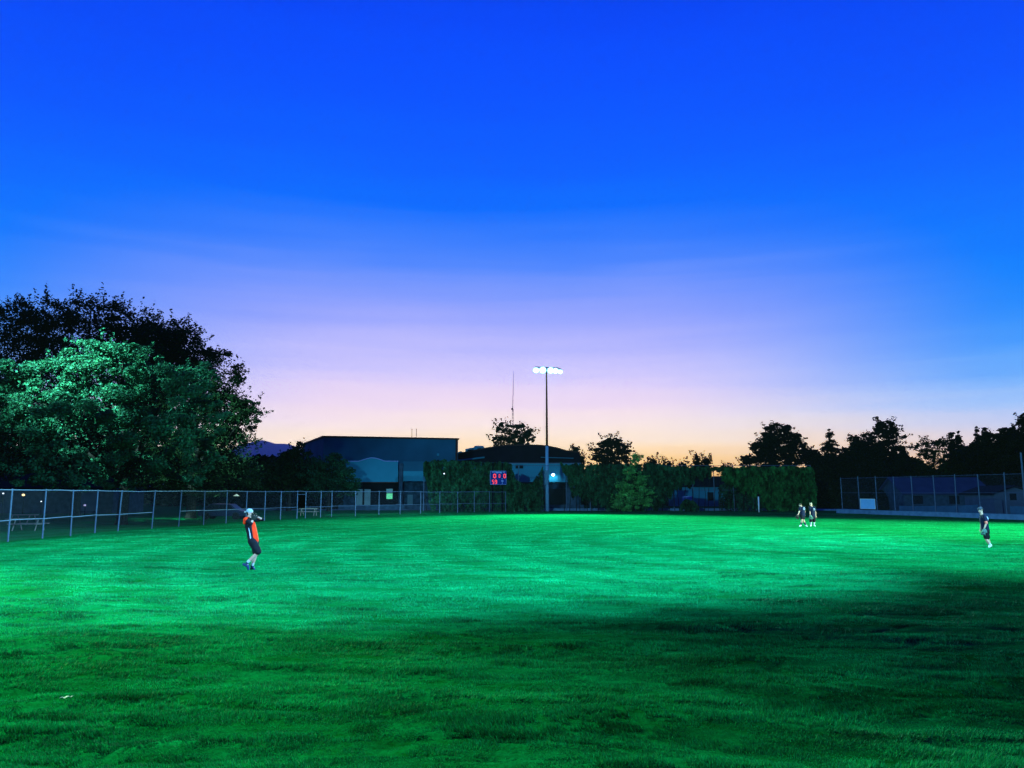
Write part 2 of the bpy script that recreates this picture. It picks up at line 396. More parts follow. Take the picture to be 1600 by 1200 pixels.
# ------------------------------------------------------------------ chain-link fences
def wiremesh(bays, z0, h, sp, th):
    """bays: list of (p, q) ground points. Returns verts, faces of diagonal wires."""
    A = []; B = []; NRM = []
    for p, q in bays:
        p = np.array(p[:3], float); q = np.array(q[:3], float); Lh = np.hypot(*(q-p)[:2]); ux = (q-p)/Lh; ux[2] = 0
        nr = np.array([-ux[1], ux[0], 0])
        for s in (1, -1):
            c0 = np.arange(-h if s > 0 else 0, Lh if s > 0 else Lh+h, sp*1.414)
            # line u = c + s*z ; z in [0,h], u in [0,L]
            if s > 0: za = np.maximum(0, -c0); zb = np.minimum(h, Lh-c0)
            else: za = np.maximum(0, c0-Lh); zb = np.minimum(h, c0)
            ok = zb > za+.01; c = c0[ok]; za = za[ok]; zb = zb[ok]
            for arr, z in ((A, za), (B, zb)):
                u = c+s*z; arr.append(p[None]+ux[None]*u[:, None]+np.array([0,0,1.])[None]*(z+z0)[:, None])
            NRM.append(np.repeat(nr[None], len(c), 0))
    A = np.concatenate(A); B = np.concatenate(B); Nn = np.concatenate(NRM)
    d = B-A; d /= np.linalg.norm(d, axis=1)[:, None]; sd = np.cross(d, Nn)
    V = []
    for P in (A, B):
        for k in range(3):
            an = 2*np.pi*k/3; V.append(P+(Nn*math.cos(an)+sd*math.sin(an))*th)
    V = np.stack(V, 1); n = len(A); b = (np.arange(n)*6)[:, None]
    Fc = np.concatenate([b+np.array([[k, (k+1)%3, 3+(k+1)%3, 3+k]]) for k in range(3)])
    return V.reshape(-1, 3), Fc
root = empty('chain_link_fence', LPW[1], 'low chain-link outfield fence with top and middle rails curving round the left of the grass', 'fence')
FH = 2.52
mb = MB(); mid_ = MB()
jit = random.Random(5)
tops = []
for i, p in enumerate(LPW):
    z = gh(p.x, p.y)
    lx = .0
    if i in (5, 6, 7): lx = .09
    top = Vector((p.x+lx+jit.uniform(-.02,.02), p.y, FH+jit.uniform(-.025,.025))); tops.append(top)
    b = MB(); b.tube([(p.x, p.y, z-.1), top], .036 if i > 12 else .040, 8); b.ball((top.x, top.y, top.z+.02), .05, 8, 5)
    b.build('post', M['galv'], root)
for i in range(len(LPW)-1):
    p, q = tops[i], tops[i+1]
    mb.tube([p, (p+q)/2+Vector((0,0,jit.uniform(-.03,.02))), q], .030, 6)
    if i not in (6, 13) and i != 5 or i == 5:
        if i in (6, 13): continue
        zz = 1.06+.0*i; s = 0.02 if i % 2 else -.02
        mid_ = MB(); mid_.tube([(LPW[i].x, LPW[i].y, zz+jit.uniform(-.03,.03)), (LPW[i+1].x, LPW[i+1].y, zz+jit.uniform(-.03,.03))], .024, 6); mid_.build('middle_rail', M['galv'], root)
mb.build('top_rail', M['galv'], root)
gb = MB(); gb.tube([LPW[13]+Vector((0,0,2.25)), LPW[14]+Vector((0,0,2.25))], .022, 6); gb.build('gate_bar', M['galv'], root)
# four more bays run on beyond the left edge of the frame
dv = (LPW[0]-LPW[1]).normalized()*2.75; ext = [LPW[0]+dv*k for k in range(5)]
for k in range(1, 5):
    p = ext[k]; b = MB(); b.tube([(p.x, p.y, -.1), (p.x, p.y, FH)], .040, 8); b.ball((p.x, p.y, FH+.02), .05, 8, 5); b.build('post', M['galv'], root)
    b = MB(); b.tube([(ext[k-1].x, ext[k-1].y, 1.06), (p.x, p.y, 1.06)], .024, 6); b.build('middle_rail', M['galv'], root)
    b = MB(); b.tube([tops[0] if k == 1 else (ext[k-1].x, ext[k-1].y, FH), (p.x, p.y, FH)], .030, 6); b.build('top_rail', M['galv'], root)
V, Fc = wiremesh([(ext[k], ext[k-1]) for k in range(1, 5)]+[(LPW[i], LPW[i+1]) for i in range(len(LPW)-1) if i != 13], .02, FH-.05, .055, .0015)
npmesh('wire_netting', V, Fc, M['wire'], root)

# tall fence behind the centre field
TY = 105.6
def tpt(px, Y=TY, py=770): v = at(px, py, Y); return Vector((v.x, Y, 0))
TH = at(850, 727, TY).z
root = empty('tall_fence', tpt(850), 'tall chain-link fence carrying ivy behind the centre of the field', 'fence')
tp = [662, 699, 735, 772, 810, 847.6, 885, 922, 960, 998, 1026, 1053, 1083, 1116, 1146.6, 1178, 1210, 1241, 1268]
for px in tp:
    p = tpt(px); b = MB(); b.tube([p, p+Vector((0,0,TH))], .05, 8); b.build('post', M['galv'], root)
b = MB(); b.tube([tpt(662)+Vector((0,0,TH-.03)), tpt(1268)+Vector((0,0,TH-.03))], .035, 6); b.build('top_rail', M['galv'], root)
b = MB(); b.tube([tpt(1046)+Vector((0,0,2.75)), tpt(1268)+Vector((0,0,2.75))], .03, 6); b.build('middle_rail', M['galv'], root)
V, Fc = wiremesh([(tpt(tp[0]), tpt(tp[-1]))], .02, TH-.05, .13, .0030)
npmesh('wire_netting', V, Fc, M['wire'], root)

# right-hand fence on a low concrete wall
RA = gnd(1306.6, 801.6); RB = gnd(1600, 812.4); rdir = (RB-RA).normalized(); RC = RB+rdir*14
nrm = Vector((-rdir.y, rdir.x, 0)); nrm = nrm if nrm.y > 0 else -nrm
WH = .47
b = MB(); b.prism([RA-Vector((0,0,.2)), RC-Vector((0,0,.2)), RC+nrm*.35-Vector((0,0,.2)), RA+nrm*.35-Vector((0,0,.2))], (0,0,WH+.2))
o = b.build('concrete_wall', M['conc'], None, bevel=.02); tag(o, 'long low pale concrete wall below the fence at the right edge of the field', 'wall')
def online(px):   # point of the right fence line seen at px
    u = (px-800)/F/math.cos(PITCH)*1.0
    # x/y = tan: u along horizon row
    k = ray(px, 770); s = k[0]/k[1]
    tt = (s*RA.y-RA.x)/(rdir.x-s*rdir.y); return RA+rdir*tt+nrm*.18
root = empty('backstop_fence', online(1400), 'tall chain-link fence standing on the low concrete wall at the right', 'fence')
rp_ = [1313, 1340, 1367, 1395, 1423, 1458, 1490.7, 1527.5, 1568, 1598, 1640, 1690]
rpw = [online(x) for x in rp_]
for i, p in enumerate(rpw):
    hgt = 4.2+random.uniform(-.05,.12)
    if i == 9: hgt = 6.0
    b = MB(); b.tube([p+Vector((0,0,WH-.02)), p+Vector((random.uniform(-.05,.05),0,hgt))], .05 if i != 9 else .075, 8); b.build('post', M['galv'], root)
b = MB(); b.tube([p+Vector((0,0,4.1)) for p in rpw], .02, 6); b.build('top_rail', M['galv'], root)
b = MB(); b.tube([p+Vector((0,0,2.4)) for p in rpw], .016, 6); b.build('middle_rail', M['galv'], root)
V, Fc = wiremesh([(rpw[0], rpw[-1])], WH+.01, 4.08-WH, .055, .0023)
npmesh('wire_netting', V, Fc, M['wire'], root)
# blank board on that fence
pa, pb = online(1342.3)-nrm*.08, online(1365)-nrm*.08
zt = at(1353, 779.7, (pa.y+pb.y)/2).z; zb = at(1353, 795, (pa.y+pb.y)/2).z
root = empty('sign_board', (pa+pb)/2+Vector((0,0,zb)), 'blank pale rectangular board hung on the fence above the concrete wall', 'sign')
b = MB(); b.prism([pa+Vector((0,0,zb)), pb+Vector((0,0,zb)), pb+Vector((0,0,zt)), pa+Vector((0,0,zt))], nrm*.03); b.build('panel', M['signw'], root)
b = MB()
for z in (zb, zt): b.tube([pa+Vector((0,0,z)), pb+Vector((0,0,z))], .03, 6)
for q in (pa, pb): b.tube([q+Vector((0,0,zb)), q+Vector((0,0,zt))], .03, 6)
b.build('frame', M['white'], root)
# two low wind screens tied behind the fence
for (x0, x1, y0, y1, lab) in ((1397, 1520, 790.3, 788.6, 'long low blue-grey screen with a sagging top tied behind the right fence'),
                              (1569, 1650, 790.5, 790, 'short blue-grey screen behind the fence at the right edge of the photo')):
    b = MB(); n = 14; tp_ = []; bt_ = []
    for i in range(n+1):
        f = i/n; p = online(x0+(x1-x0)*f)+nrm*(.35+.03*math.sin(i*2.1))
        zt = at(x0+(x1-x0)*f, y0+(y1-y0)*f, p.y).z-.10*math.sin(math.pi*f)*0.6-.015*(i % 2)
        tp_.append(Vector((p.x, p.y, zt))); bt_.append(Vector((p.x, p.y, .02)))
    nn = nrm*.03
    vs = tp_+bt_+[v+nn for v in tp_]+[v+nn for v in bt_]; m_ = n+1; fs = []
    for i in range(n):
        fs += [(i, i+1, m_+i+1, m_+i), (2*m_+i, 3*m_+i, 3*m_+i+1, 2*m_+i+1), (i, 2*m_+i, 2*m_+i+1, i+1), (m_+i, m_+i+1, 3*m_+i+1, 3*m_+i)]
    fs += [(0, m_, 3*m_, 2*m_), (n, 2*m_+n, 3*m_+n, m_+n)]
    b.poly(vs, fs); o = b.build('wind_screen', M['screen']); tag(o, lab, 'screen')

# foul pole
p = gnd(1186, 800.6); b = MB(); b.tube([p, p+Vector((0,0,at(1186,776,p.y).z))], .085, 10); o = b.build('foul_pole', M['white'], smooth=True)
tag(o, 'short white post standing at the field edge in front of the hedge', 'post')
# kerb and pavement behind the centre field
a0, a1 = tpt(848, 109.5), tpt(1245, 109.5)
boxobj('kerb', ((a0.x+a1.x)/2, 109.5, .13), (a1.x-a0.x, .3, .36), M['conc'])['kind'] = 'structure'
boxobj('pavement', ((a0.x+a1.x)/2+4, 112.8, .06), (a1.x-a0.x+10, 6, .16), M['conc'])['kind'] = 'structure'
boxobj('path', (-24, 113.0, .05), (30, 1.6, .14), M['concd'])['kind'] = 'structure'

# ------------------------------------------------------------------ floodlight pole and radio mast
PY = 106.6; base = tpt(855, PY); top = at(855, 574, PY).z; zs = at(855, 697, PY).z
root = empty('floodlight_pole', base, 'tall floodlight pole with five lit lamps on a crossarm behind centre field', 'floodlight')
b = MB(); b.tube([base, base+Vector((0,0,zs))], [.26, .19], 14); b.build('lower_pole', mat('lit_steel', (.16,.32,.52), .5, .1, 3), root, smooth=True)  # paler section: its bright look against the dark building is put into the colour
b = MB(); b.tube([base+Vector((0,0,zs)), base+Vector((0,0,top))], [.17, .09], 12); b.build('upper_pole', M['brown'], root, smooth=True)  # same pole, brown: its backlit look against the sky is put into the colour
c = at(852.5, 746, PY-.3); boxobj('control_cabinet', c, (.75, .4, 1.9), M['conc'], root, bevel=.02)
b = MB(); l = at(836, 573.5, PY); r = at(872, 575, PY); b.tube([l, r], .07, 8)
r2 = at(877, 577, PY-1.0); b.tube([r, r2], .06, 8); b.build('crossarm', M['hood'], root)
for (px, py, rr) in ((837.5, 578.6, .36), (848, 578.4, .42), (860.5, 578.8, .40), (868, 579.6, .36), (875.5, 581, .28)):
    c = at(px, py, PY-.5); d = Vector((0, -1, -.55)).normalized(); s_ = d.cross(Vector((0,0,1))).normalized(); u_ = s_.cross(d)
    b = MB(); pts = [c-d*.42, c-d*.34, c-d*.15, c+d*.0]; b.tube(pts, [rr*.3, rr*.55, rr*.92, rr*1.05], 14)
    b.tube([c-d*.38, Vector((c.x, PY, c.z+.42))], .04, 6)
    h_ = b.build('lamp_housing', M['hood'], root, smooth=True)
    b = MB(); b.tube([c-d*.02, c+d*.02], [rr*1.22, rr*1.18], 16); b.build('glow_ring', M['glowr'], root, smooth=True)  # added ring; the cyan glow round the lens is put in as emission
    b = MB(); b.tube([c+d*.03, c+d*.08, c+d*.11], [rr*.86, rr*.8, rr*.3], 16); b.build('lens', M['lens'], root, smooth=True)
spot('floodlight_beam', (base.x, PY-1.4, top-.6), (8, 50, 0), 600e3, 80, .8, (.36, 1.0, .80))
MY = 260; mx = at(801, 770, MY).x
root = empty('radio_mast', (mx, MY, 0), 'very thin tall radio mast rising behind the leafy tree', 'mast')
b = MB(); z1 = at(801, 639, MY).z; z2 = at(803, 580, MY).z; w = .42
for k in range(3):
    an = 2*math.pi*k/3; b.tube([(mx+w*math.cos(an), MY+w*math.sin(an), 0), (mx+w*.6*math.cos(an), MY+w*.6*math.sin(an), z1)], .06, 5)
n = 26
for i in range(n):
    za, zb_ = z1*i/n, z1*(i+1)/n
    for k in range(3):
        an, bn = 2*math.pi*k/3, 2*math.pi*(k+1)/3
        b.tube([(mx+w*.8*math.cos(an), MY+w*.8*math.sin(an), za), (mx+w*.8*math.cos(bn), MY+w*.8*math.sin(bn), zb_)], .035, 4)
b.build('lattice_tower', M['galv'], root)
b = MB(); b.tube([(mx, MY, z1-.5), (mx+.35, MY, z2)], [.13, .05], 6); b.build('whip_antenna', M['galv'], root)
b = MB(); b.ball((mx-.2, MY-.3, z1), .32, 10, 6); b.build('dish', M['dark'], root)

# ------------------------------------------------------------------ scoreboard
SY = 104.4
p0 = at(766, 757, SY); p1 = at(791, 736, SY); sw = p1.x-p0.x; sh = p1.z-p0.z; scx = (p0.x+p1.x)/2
root = empty('scoreboard', (scx, SY, 0), 'small blue electronic scoreboard with red digits on two dark posts before the ivy', 'scoreboard')
boxobj('cabinet', (scx, SY, (p0.z+p1.z)/2), (sw, .22, sh), M['board'], root, bevel=.015)
def srect(px0, py0, px1, py1, m, name, dy=-.125):
    a = at(px0, py1, SY); c = at(px1, py0, SY)
    return boxobj(name, ((a.x+c.x)/2, SY+dy, (a.z+c.z)/2), (c.x-a.x, .02, c.z-a.z), m, root)
b = MB(); z0, z1_ = p0.z, p1.z
for (xa, za, xb, zb_) in ((p0.x, z0, p1.x, z0), (p0.x, z1_, p1.x, z1_), (p0.x, z0, p0.x, z1_), (p1.x, z0, p1.x, z1_)):
    b.tube([(xa, SY-.12, za), (xb, SY-.12, zb_)], .022, 6)
b.build('frame', M['boardl'], root)
b = MB()
for (xa, ya, xb, yb) in ((769.2, 736.9, 784, 738.3), (775.6, 738.3, 779.2, 739.6), (780.3, 738.3, 784, 739.6), (785.5, 736.9, 789.5, 738.3)):
    srect(xa, ya, xb, yb, M['boardl'], 'caption_panel')
for (xa, ya, xb, yb) in ((783.4, 750.5, 786.6, 752.6), (784, 747.6, 785.2, 749), (784.2, 754, 785.4, 755.6)):
    srect(xa, ya, xb, yb, M['boardl'], 'caption_panel')
SEG = {'0': 'abcdef', '5': 'acdfg', '9': 'abcdfg'}
def digit(ch, px0, py0, px1, py1):
    a = at(px0, py1, SY); c = at(px1, py0, SY); x0, x1, z0, z1 = a.x, c.x, a.z, c.z; zm = (z0+z1)/2; tw = (x1-x0)*.36
    b = MB(); y = SY-.135
    def bar(xa, za, xb, zb_): b.box(((xa+xb)/2, y, (za+zb_)/2), (abs(xb-xa) or tw, .02, abs(zb_-za) or tw))
    g = tw*.5
    D = dict(a=(x0+g, z1, x1-g, z1), d=(x0+g, z0, x1-g, z0), g=(x0+g, zm, x1-g, zm), f=(x0, zm+g*.6, x0, z1-g*.6), b=(x1, zm+g*.6, x1, z1-g*.6), e=(x0, z0+g*.6, x0, zm-g*.6), c=(x1, z0+g*.6, x1, zm-g*.6))
    for s in SEG[ch]: bar(*D[s])
    b.build('digit', M['led'], root)
digit('0', 771.4, 740.8, 774.6, 746.6); digit('0', 779.7, 741.2, 781.3, 746.2); digit('0', 787.2, 740.8, 790.0, 746.6)
digit('5', 769.4, 750.0, 771.9, 755.8); digit('9', 773.6, 750.0, 776.1, 755.8)
for px in (769.7, 784.7):
    q = tpt(px, SY+.2); b = MB(); b.tube([q, q+Vector((0,0,at(px, 723, SY).z))], .08, 8); b.build('post', M['dark'], root)

# ------------------------------------------------------------------ buildings
def wallprism(b, pts, z0, z1):
    b.prism([Vector((p[0], p[1], z0)) for p in pts], (0, 0, z1-z0))
def pxY(px, Y): k = ray(px, 770); return Vector((k[0]/k[1]*Y, Y, 0))
gA = pxY(503, 122); gB = pxY(715, 127.5); gz = at(503, 683.5, 122).z
gC = pxY(470, 142); gD = gB+(gC-gA)
root = empty('gymnasium', (gA+gB)/2, 'large plain windowless blue-grey gymnasium block with flat roof', 'building')
b = MB(); wallprism(b, [gA, gB, gD, gC], -.1, gz); b.build('wall', M['stuccod'], root)
b = MB(); fw = (gB-gA).normalized(); ex = .18
o_ = Vector((fw.y, -fw.x, 0)); 
wallprism(b, [gA-fw*ex+o_*ex, gB+fw*ex+o_*ex, gD+fw*ex-o_*ex, gC-fw*ex-o_*ex], gz+.003, gz+.26); b.build('roof_coping', M['trim'], root)
b = MB(); q = gB+o_*.12-fw*.25; b.tube([q+Vector((0,0,0)), q+Vector((0,0,gz-.02))], .16, 8); b.build('downpipe', M['trim'], root)
b = MB(); q0 = at(643.5, 683, 130); q1 = at(650.5, 683, 130)
for q in (q0, q1): b.tube([(q.x, 130, gz+.2), (q.x, 130, at(643, 670.5, 130).z)], .05, 6); b.ball((q.x, 130, at(643,670.5,130).z), .1, 8, 5)
b.tube([(q0.x, 130, gz+.45), (q1.x, 130, gz+.45)], .05, 6); b.build('roof_vent_pipes', M['galv'], root)
c = at(684, 710, 126); boxobj('wall_fixture', (c.x, gA.y+(c.x-gA.x)/(gB.x-gA.x)*(gB.y-gA.y)-.15, c.z), (.35, .25, .35), M['stucco'], root)

AY = 117.5
root = empty('school_annex', pxY(700, AY), 'long single-storey annex with pale upper band and dark ground floor behind the ivy', 'building')
xa, xb = pxY(505, AY).x, pxY(908, AY).x
zb = at(600, 753, AY).z; zt = at(600, 721, AY).z
# body set back, upper band proud of it, curved parapet over the left bay
boxobj('wall', ((xa+xb)/2, AY+3.2, zb/2-.05), (xb-xa, 4.6, zb+.1), M['stone'], root)
def band(px0, px1, py0, py1, m, name, dy=0, th=2.0):
    a = at(px0, py1, AY+dy); c = at(px1, py0, AY+dy)
    return boxobj(name, ((a.x+c.x)/2, AY+dy+th/2, (a.z+c.z)/2), (c.x-a.x, th, c.z-a.z), m, root)
out = []
L0, L1 = at(541, 753, AY), at(622, 753, AY)
pts = [(541,753), (622,753), (622,720.8), (603,720.8)]
for i in range(1, 12):
    f = i/12; pts.append((603-43*f, 720.8-5.2*math.sin(math.pi*f)**1.4))
pts += [(560,720.8), (541,720.8)]
b = MB(); b.prism([at(x, y, AY-.3) for x, y in pts], (0, 1.2, 0)); b.build('arched_parapet', M['stucco'], root)
b = MB(); b.tube([at(x, y-.2, AY-.36) for x, y in pts[2:]], .07, 6); b.build('parapet_coping', M['boardl'], root)
band(541, 624, 753, 754.5, M['trim'], 'band_trim', -.35, .3)
band(622.4, 629.5, 724, 798, M['concd'], 'pillar', -.5, 1.2)
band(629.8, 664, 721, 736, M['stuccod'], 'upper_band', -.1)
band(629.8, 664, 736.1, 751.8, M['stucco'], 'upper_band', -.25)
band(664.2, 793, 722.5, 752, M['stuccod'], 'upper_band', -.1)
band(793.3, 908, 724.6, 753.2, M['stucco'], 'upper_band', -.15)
band(793.3, 908, 723.2, 724.5, M['galv'], 'roof_edge', -.3, .5)
band(566, 622, 754.6, 797, M['dark'], 'porch_shade', .2, .5)  # solid near-black slab; the shade of the recess is its colour
def window(px0, px1, py0, py1, pane, frame, dy=-.05, name='window', bars=0):
    a = at(px0, py1, AY+dy); c = at(px1, py0, AY+dy)
    w = boxobj(name, ((a.x+c.x)/2, AY+dy+.05, (a.z+c.z)/2), (c.x-a.x, .08, c.z-a.z), pane, root)
    b = MB(); y = AY+dy-.02; t_ = .07
    for (x0, z0, x1, z1) in ((a.x, a.z, c.x, a.z), (a.x, c.z, c.x, c.z), (a.x, a.z, a.x, c.z), (c.x, a.z, c.x, c.z)):
        b.tube([(x0, y, z0), (x1, y, z1)], t_/2, 4)
    for k in range(bars):
        xx = a.x+(c.x-a.x)*(k+1)/(bars+1); b.tube([(xx, y, a.z), (xx, y, c.z)], t_/2, 4)
    f = b.build('frame', frame, w); return w
window(556.5, 566.5, 764.5, 789, M['blind'], M['stuccod']); window(569, 579, 764.5, 789, M['blind'], M['stuccod'])
window(603.5, 613.5, 763.8, 770, M['blind'], M['stuccod'])
window(603.8, 613.2, 771, 779.6, M['greenlit'], M['stuccod'], name='door_glass')
window(636.5, 645, 773, 789.5, mat('dim_blind', (.08,.16,.20), .8, .1, 1.5), M['concd'], dy=.75)
window(838, 884, 764, 788, M['glassd'], M['dark'], dy=.7, bars=2)
window(808, 832, 766, 790, M['glassd'], M['dark'], dy=.7, bars=1)
window(885.5, 900, 762, 790, M['concd'], M['dark'], dy=.7)
for (x0, x1) in ((805.5, 810.5), (811.5, 817.5)):
    w = window(x0, x1, 726.3, 732, M['glassd'], M['galv'], dy=-.25)
# planter wall along the annex
boxobj('planter_wall', ((pxY(530,114.8).x+pxY(675,114.8).x)/2, 114.8, .3), (pxY(675,114.8).x-pxY(530,114.8).x, .4, .8), M['concd'], root)
boxobj('planter_wall', ((pxY(795,114.8).x+pxY(912,114.8).x)/2, 114.8, .3), (pxY(912,114.8).x-pxY(795,114.8).x, .4, .8), M['concd'], root)
# a figure in a pale outfit behind the door glow is drawn as a person further below
wl = at(864.3, 742, AY-.35)
wr = empty('wall_lamp', (wl.x, AY-.15, wl.z), 'glowing bluish-white round wall lamp high on the annex', 'lamp')
b = MB(); b.ball((wl.x, AY-.38, wl.z), (.22,.18,.17), 12, 8); b.build('glass', M['walllamp'], wr, smooth=True)
b = MB(); b.prism([(wl.x-.3, AY-.16, wl.z-.1), (wl.x+.3, AY-.16, wl.z-.1), (wl.x+.3, AY-.16, wl.z+.34), (wl.x-.3, AY-.16, wl.z+.34)], (0,-.12,0)); b.build('bracket', M['hood'], wr)
spot('wall_lamp_beam', (wl.x, AY-.85, wl.z+.1), (wl.x-.05, AY-.2, wl.z-1.4), 170, 150, .8, (.35,.85,1), .1)
for (px, py, Y, m, lab, pr) in ((694, 740, 104.6, 'cool', 'bright white pinpoint lamp shining out of the dark ivy', .09),):
    c = at(px, py, Y); wr = empty('ivy_lamp', c, lab, 'lamp')
    b = MB(); b.ball(c, .08, 8, 6); b.build('bulb', M[m], wr, smooth=True)
    b = MB(); b.tube([c+Vector((0,.1,0)), c+Vector((0,1.1,.05))], .04, 6); b.build('arm', M['dark'], wr)

# barrel-roofed hall
BY = 142
prof = [(715,727), (906.5,727), (906.5,706.6), (895,706.3), (885,704.6), (870,700.2), (855,697.2), (841,695.9), (815,695.6), (795,696.2), (776,698), (759,700.6), (740,704.5), (715,709.5)]
root = empty('barrel_roof_hall', pxY(810, BY), 'wide dark hall with a gently arched roof behind the annex', 'building')
b = MB(); b.prism([at(x, y, BY) for x, y in prof]+[], (0, 26, 0)); b.build('upper_wall', M['roof'], root)
b = MB(); wallprism(b, [pxY(715,BY+.05), pxY(906.3,BY+.05), pxY(906.3,BY+.05)+Vector((0,25.9,0)), pxY(715,BY+.05)+Vector((0,25.9,0))], -.1, at(800,727,BY).z); b.build('wall', M['stuccod'], root)
b = MB(); b.tube([at(x, y-.4, BY-.1) for x, y in prof[2:]], .12, 6); b.build('roof_edge', M['trim'], root)
b = MB(); b.tube([at(845, 714.5, BY-.12), at(896, 716, BY-.12)], .07, 6); b.build('wall_stripe', M['stucco'], root); b = MB(); b.tube([at(716, 719.5, BY-.12), at(757, 714.6, BY-.12)], .14, 6); b.build('wall_stripe', M['stucco'], root)
# rooftop plant room standing on the left shoulder of the hall
root = empty('rooftop_plant_room', at(742, 704, 152), 'small pale boxy plant room on the roof of the arched hall', 'building')
b = MB(); p = [at(727,712,150), at(727,701.5,150), at(741,698.8,150), at(741,696.5,150), at(755,696.5,150), at(759,712,150)]
b.prism(p, (0, 6, 0)); b.build('wall', M['stucco'], root)
b = MB(); p = [at(730.5,704.6,149.9), at(740,703.8,149.9), at(740,702,149.9), at(730.5,703,149.9)]; b.prism(p, (0,-.02,0))
p = [at(746,702.5,149.9), at(752,701.8,149.9), at(752,700,149.9), at(746,700.6,149.9)]; b.prism(p, (0,-.02,0)); b.build('vent_opening', M['dark'], root)
b = MB(); p = [at(715,709,160), at(716,706.5,160), at(720,704.8,160), at(724,706.3,160), at(726,709,160)]; b.prism(p, (0,3,0)); o = b.build('roof_dome', M['stucco'])
tag(o, 'small low domed cowl on the roof just right of the gymnasium', 'roof vent')

# houses
def house(name, c, w, dpt, hw, hr, label, wallm, roofm, rz=0, axis_='y', wins=()):
    root = empty(name, (c.x, c.y, 0), label, 'house', rz=rz); inv = root.matrix_basis
    def P(x, y, z): return inv@Vector((x, y, z))
    b = MB(); b.poly([P(x, y, z) for z in (-.1, hw) for x, y in ((-w/2,-dpt/2),(w/2,-dpt/2),(w/2,dpt/2),(-w/2,dpt/2))], [(3,2,1,0),(4,5,6,7),(0,1,5,4),(1,2,6,5),(2,3,7,6),(3,0,4,7)])
    if axis_ == 'y':   # gable faces the viewer
        g = [P(-w/2, -dpt/2, hw), P(w/2, -dpt/2, hw), P(0, -dpt/2, hr)]; b.poly(g+[P(-w/2,dpt/2,hw), P(w/2,dpt/2,hw), P(0,dpt/2,hr)], [(0,1,2),(5,4,3)])
        b.build('wall', wallm, root)
        b = MB(); e = .45
        for s in (-1, 1):
            sl = Vector((s*w/2, 0, hw-hr)); sl2 = sl*(1+e/(w/2)); 
            a_, b_ = Vector((0,0,hr+.02)), Vector((0,0,hr+.02))+sl2
            vs = []
            for yy in (-dpt/2-e, dpt/2+e):
                for q in (a_, b_, b_+Vector((0,0,.16)), a_+Vector((0,0,.16))): vs.append(P(q.x, yy, q.z))
            b.poly(vs, [(0,1,2,3),(7,6,5,4),(0,4,5,1),(1,5,6,2),(2,6,7,3),(3,7,4,0)])
        b.build('roof', roofm, root)
    else:
        g = [P(-w/2, -dpt/2, hw), P(-w/2, dpt/2, hw), P(-w/2, 0, hr)]; b.poly(g+[P(w/2,-dpt/2,hw), P(w/2,dpt/2,hw), P(w/2,0,hr)], [(0,1,2),(5,4,3)])
        b.build('wall', wallm, root)
        b = MB(); e = .45
        for s in (-1, 1):
            sl = Vector((0, s*dpt/2, hw-hr)); a_ = Vector((0,0,hr+.02)); b_ = a_+sl*(1+e/(dpt/2)); vs = []
            for xx in (-w/2-e, w/2+e):
                for q in (a_, b_, b_+Vector((0,0,.16)), a_+Vector((0,0,.16))): vs.append(P(xx, q.y, q.z))
            b.poly(vs, [(0,1,2,3),(7,6,5,4),(0,4,5,1),(1,5,6,2),(2,6,7,3),(3,7,4,0)])
        b.build('roof', roofm, root)
    for (x, z, ww, hh, pm) in wins:
        b = MB(); y = -dpt/2-.03
        b.poly([P(x-ww/2,y,z), P(x+ww/2,y,z), P(x+ww/2,y,z+hh), P(x-ww/2,y,z+hh), P(x-ww/2,y+.05,z), P(x+ww/2,y+.05,z), P(x+ww/2,y+.05,z+hh), P(x-ww/2,y+.05,z+hh)], [(0,1,2,3),(7,6,5,4),(0,4,5,1),(1,5,6,2),(2,6,7,3),(3,7,4,0)])
        wo_ = b.build('window', pm, root)
        b = MB()
        for (xa_, za_, xb_, zb_) in ((x-ww/2, z, x+ww/2, z), (x-ww/2, z+hh, x+ww/2, z+hh), (x-ww/2, z, x-ww/2, z+hh), (x+ww/2, z, x+ww/2, z+hh), (x, z, x, z+hh)):
            b.tube([P(xa_, y-.02, za_), P(xb_, y-.02, zb_)], .04, 4)
        b.build('frame', wallm, wo_)
    return root
HY = 92
hx0, hx1 = pxY(1528, HY).x, pxY(1590, HY).x; hz = at(1559, 771, HY).z; hpk = at(1559, 760.5, HY).z
wall_bl = mat('blue_grey_siding', (.060,.085,.14), .9, .15, .8); roof_bl = mat('slate_roof', (.03,.04,.10), .9, .15, .6)
house('gabled_house', pxY(1559, HY+3), hx1-hx0, 6, hz, hpk, 'small blue-grey gabled house with one square window behind the right fence', wall_bl, M['roof'],
      wins=((-.1, at(1557, 781.5, HY).z, .75, .75, M['glassd']),))
house('long_house', pxY(1458, 114), pxY(1525,111).x-pxY(1392,111).x, 7, at(1400, 770, 111).z, at(1400, 753, 111).z+.5, 'long low dark house with a wide blue roof behind the right fence', M['concd'], roof_bl, axis_='x',
      wins=((-4, .9, 1.4, 1.1, M['glassd']), (1, .9, 1.4, 1.1, M['glassd'])))
house('park_house', pxY(95, 100), 17, 8, 3.0, 4.6, 'low dark house under the big maple behind the left fence', M['concd'], M['roof'], axis_='x',
      wins=((-5.2, 1.1, 1.2, 1.1, M['glassd']), (5.5, .3, 2.4, 2.2, mat('garage_panel', (.07,.12,.20), .8, .1, 1.5))))
house('distant_house', pxY(1085, 150), 9, 8, 3.6, at(1080, 745, 146).z, 'pale house half hidden by ivy beyond the tall fence', M['stucco'], M['roof'], axis_='x',
      wins=((-2.2, at(1060,789,146).z, 1.8, 1.6, M['boardl']), (2, 1.0, 1.1, 1.5, M['glassd'])))
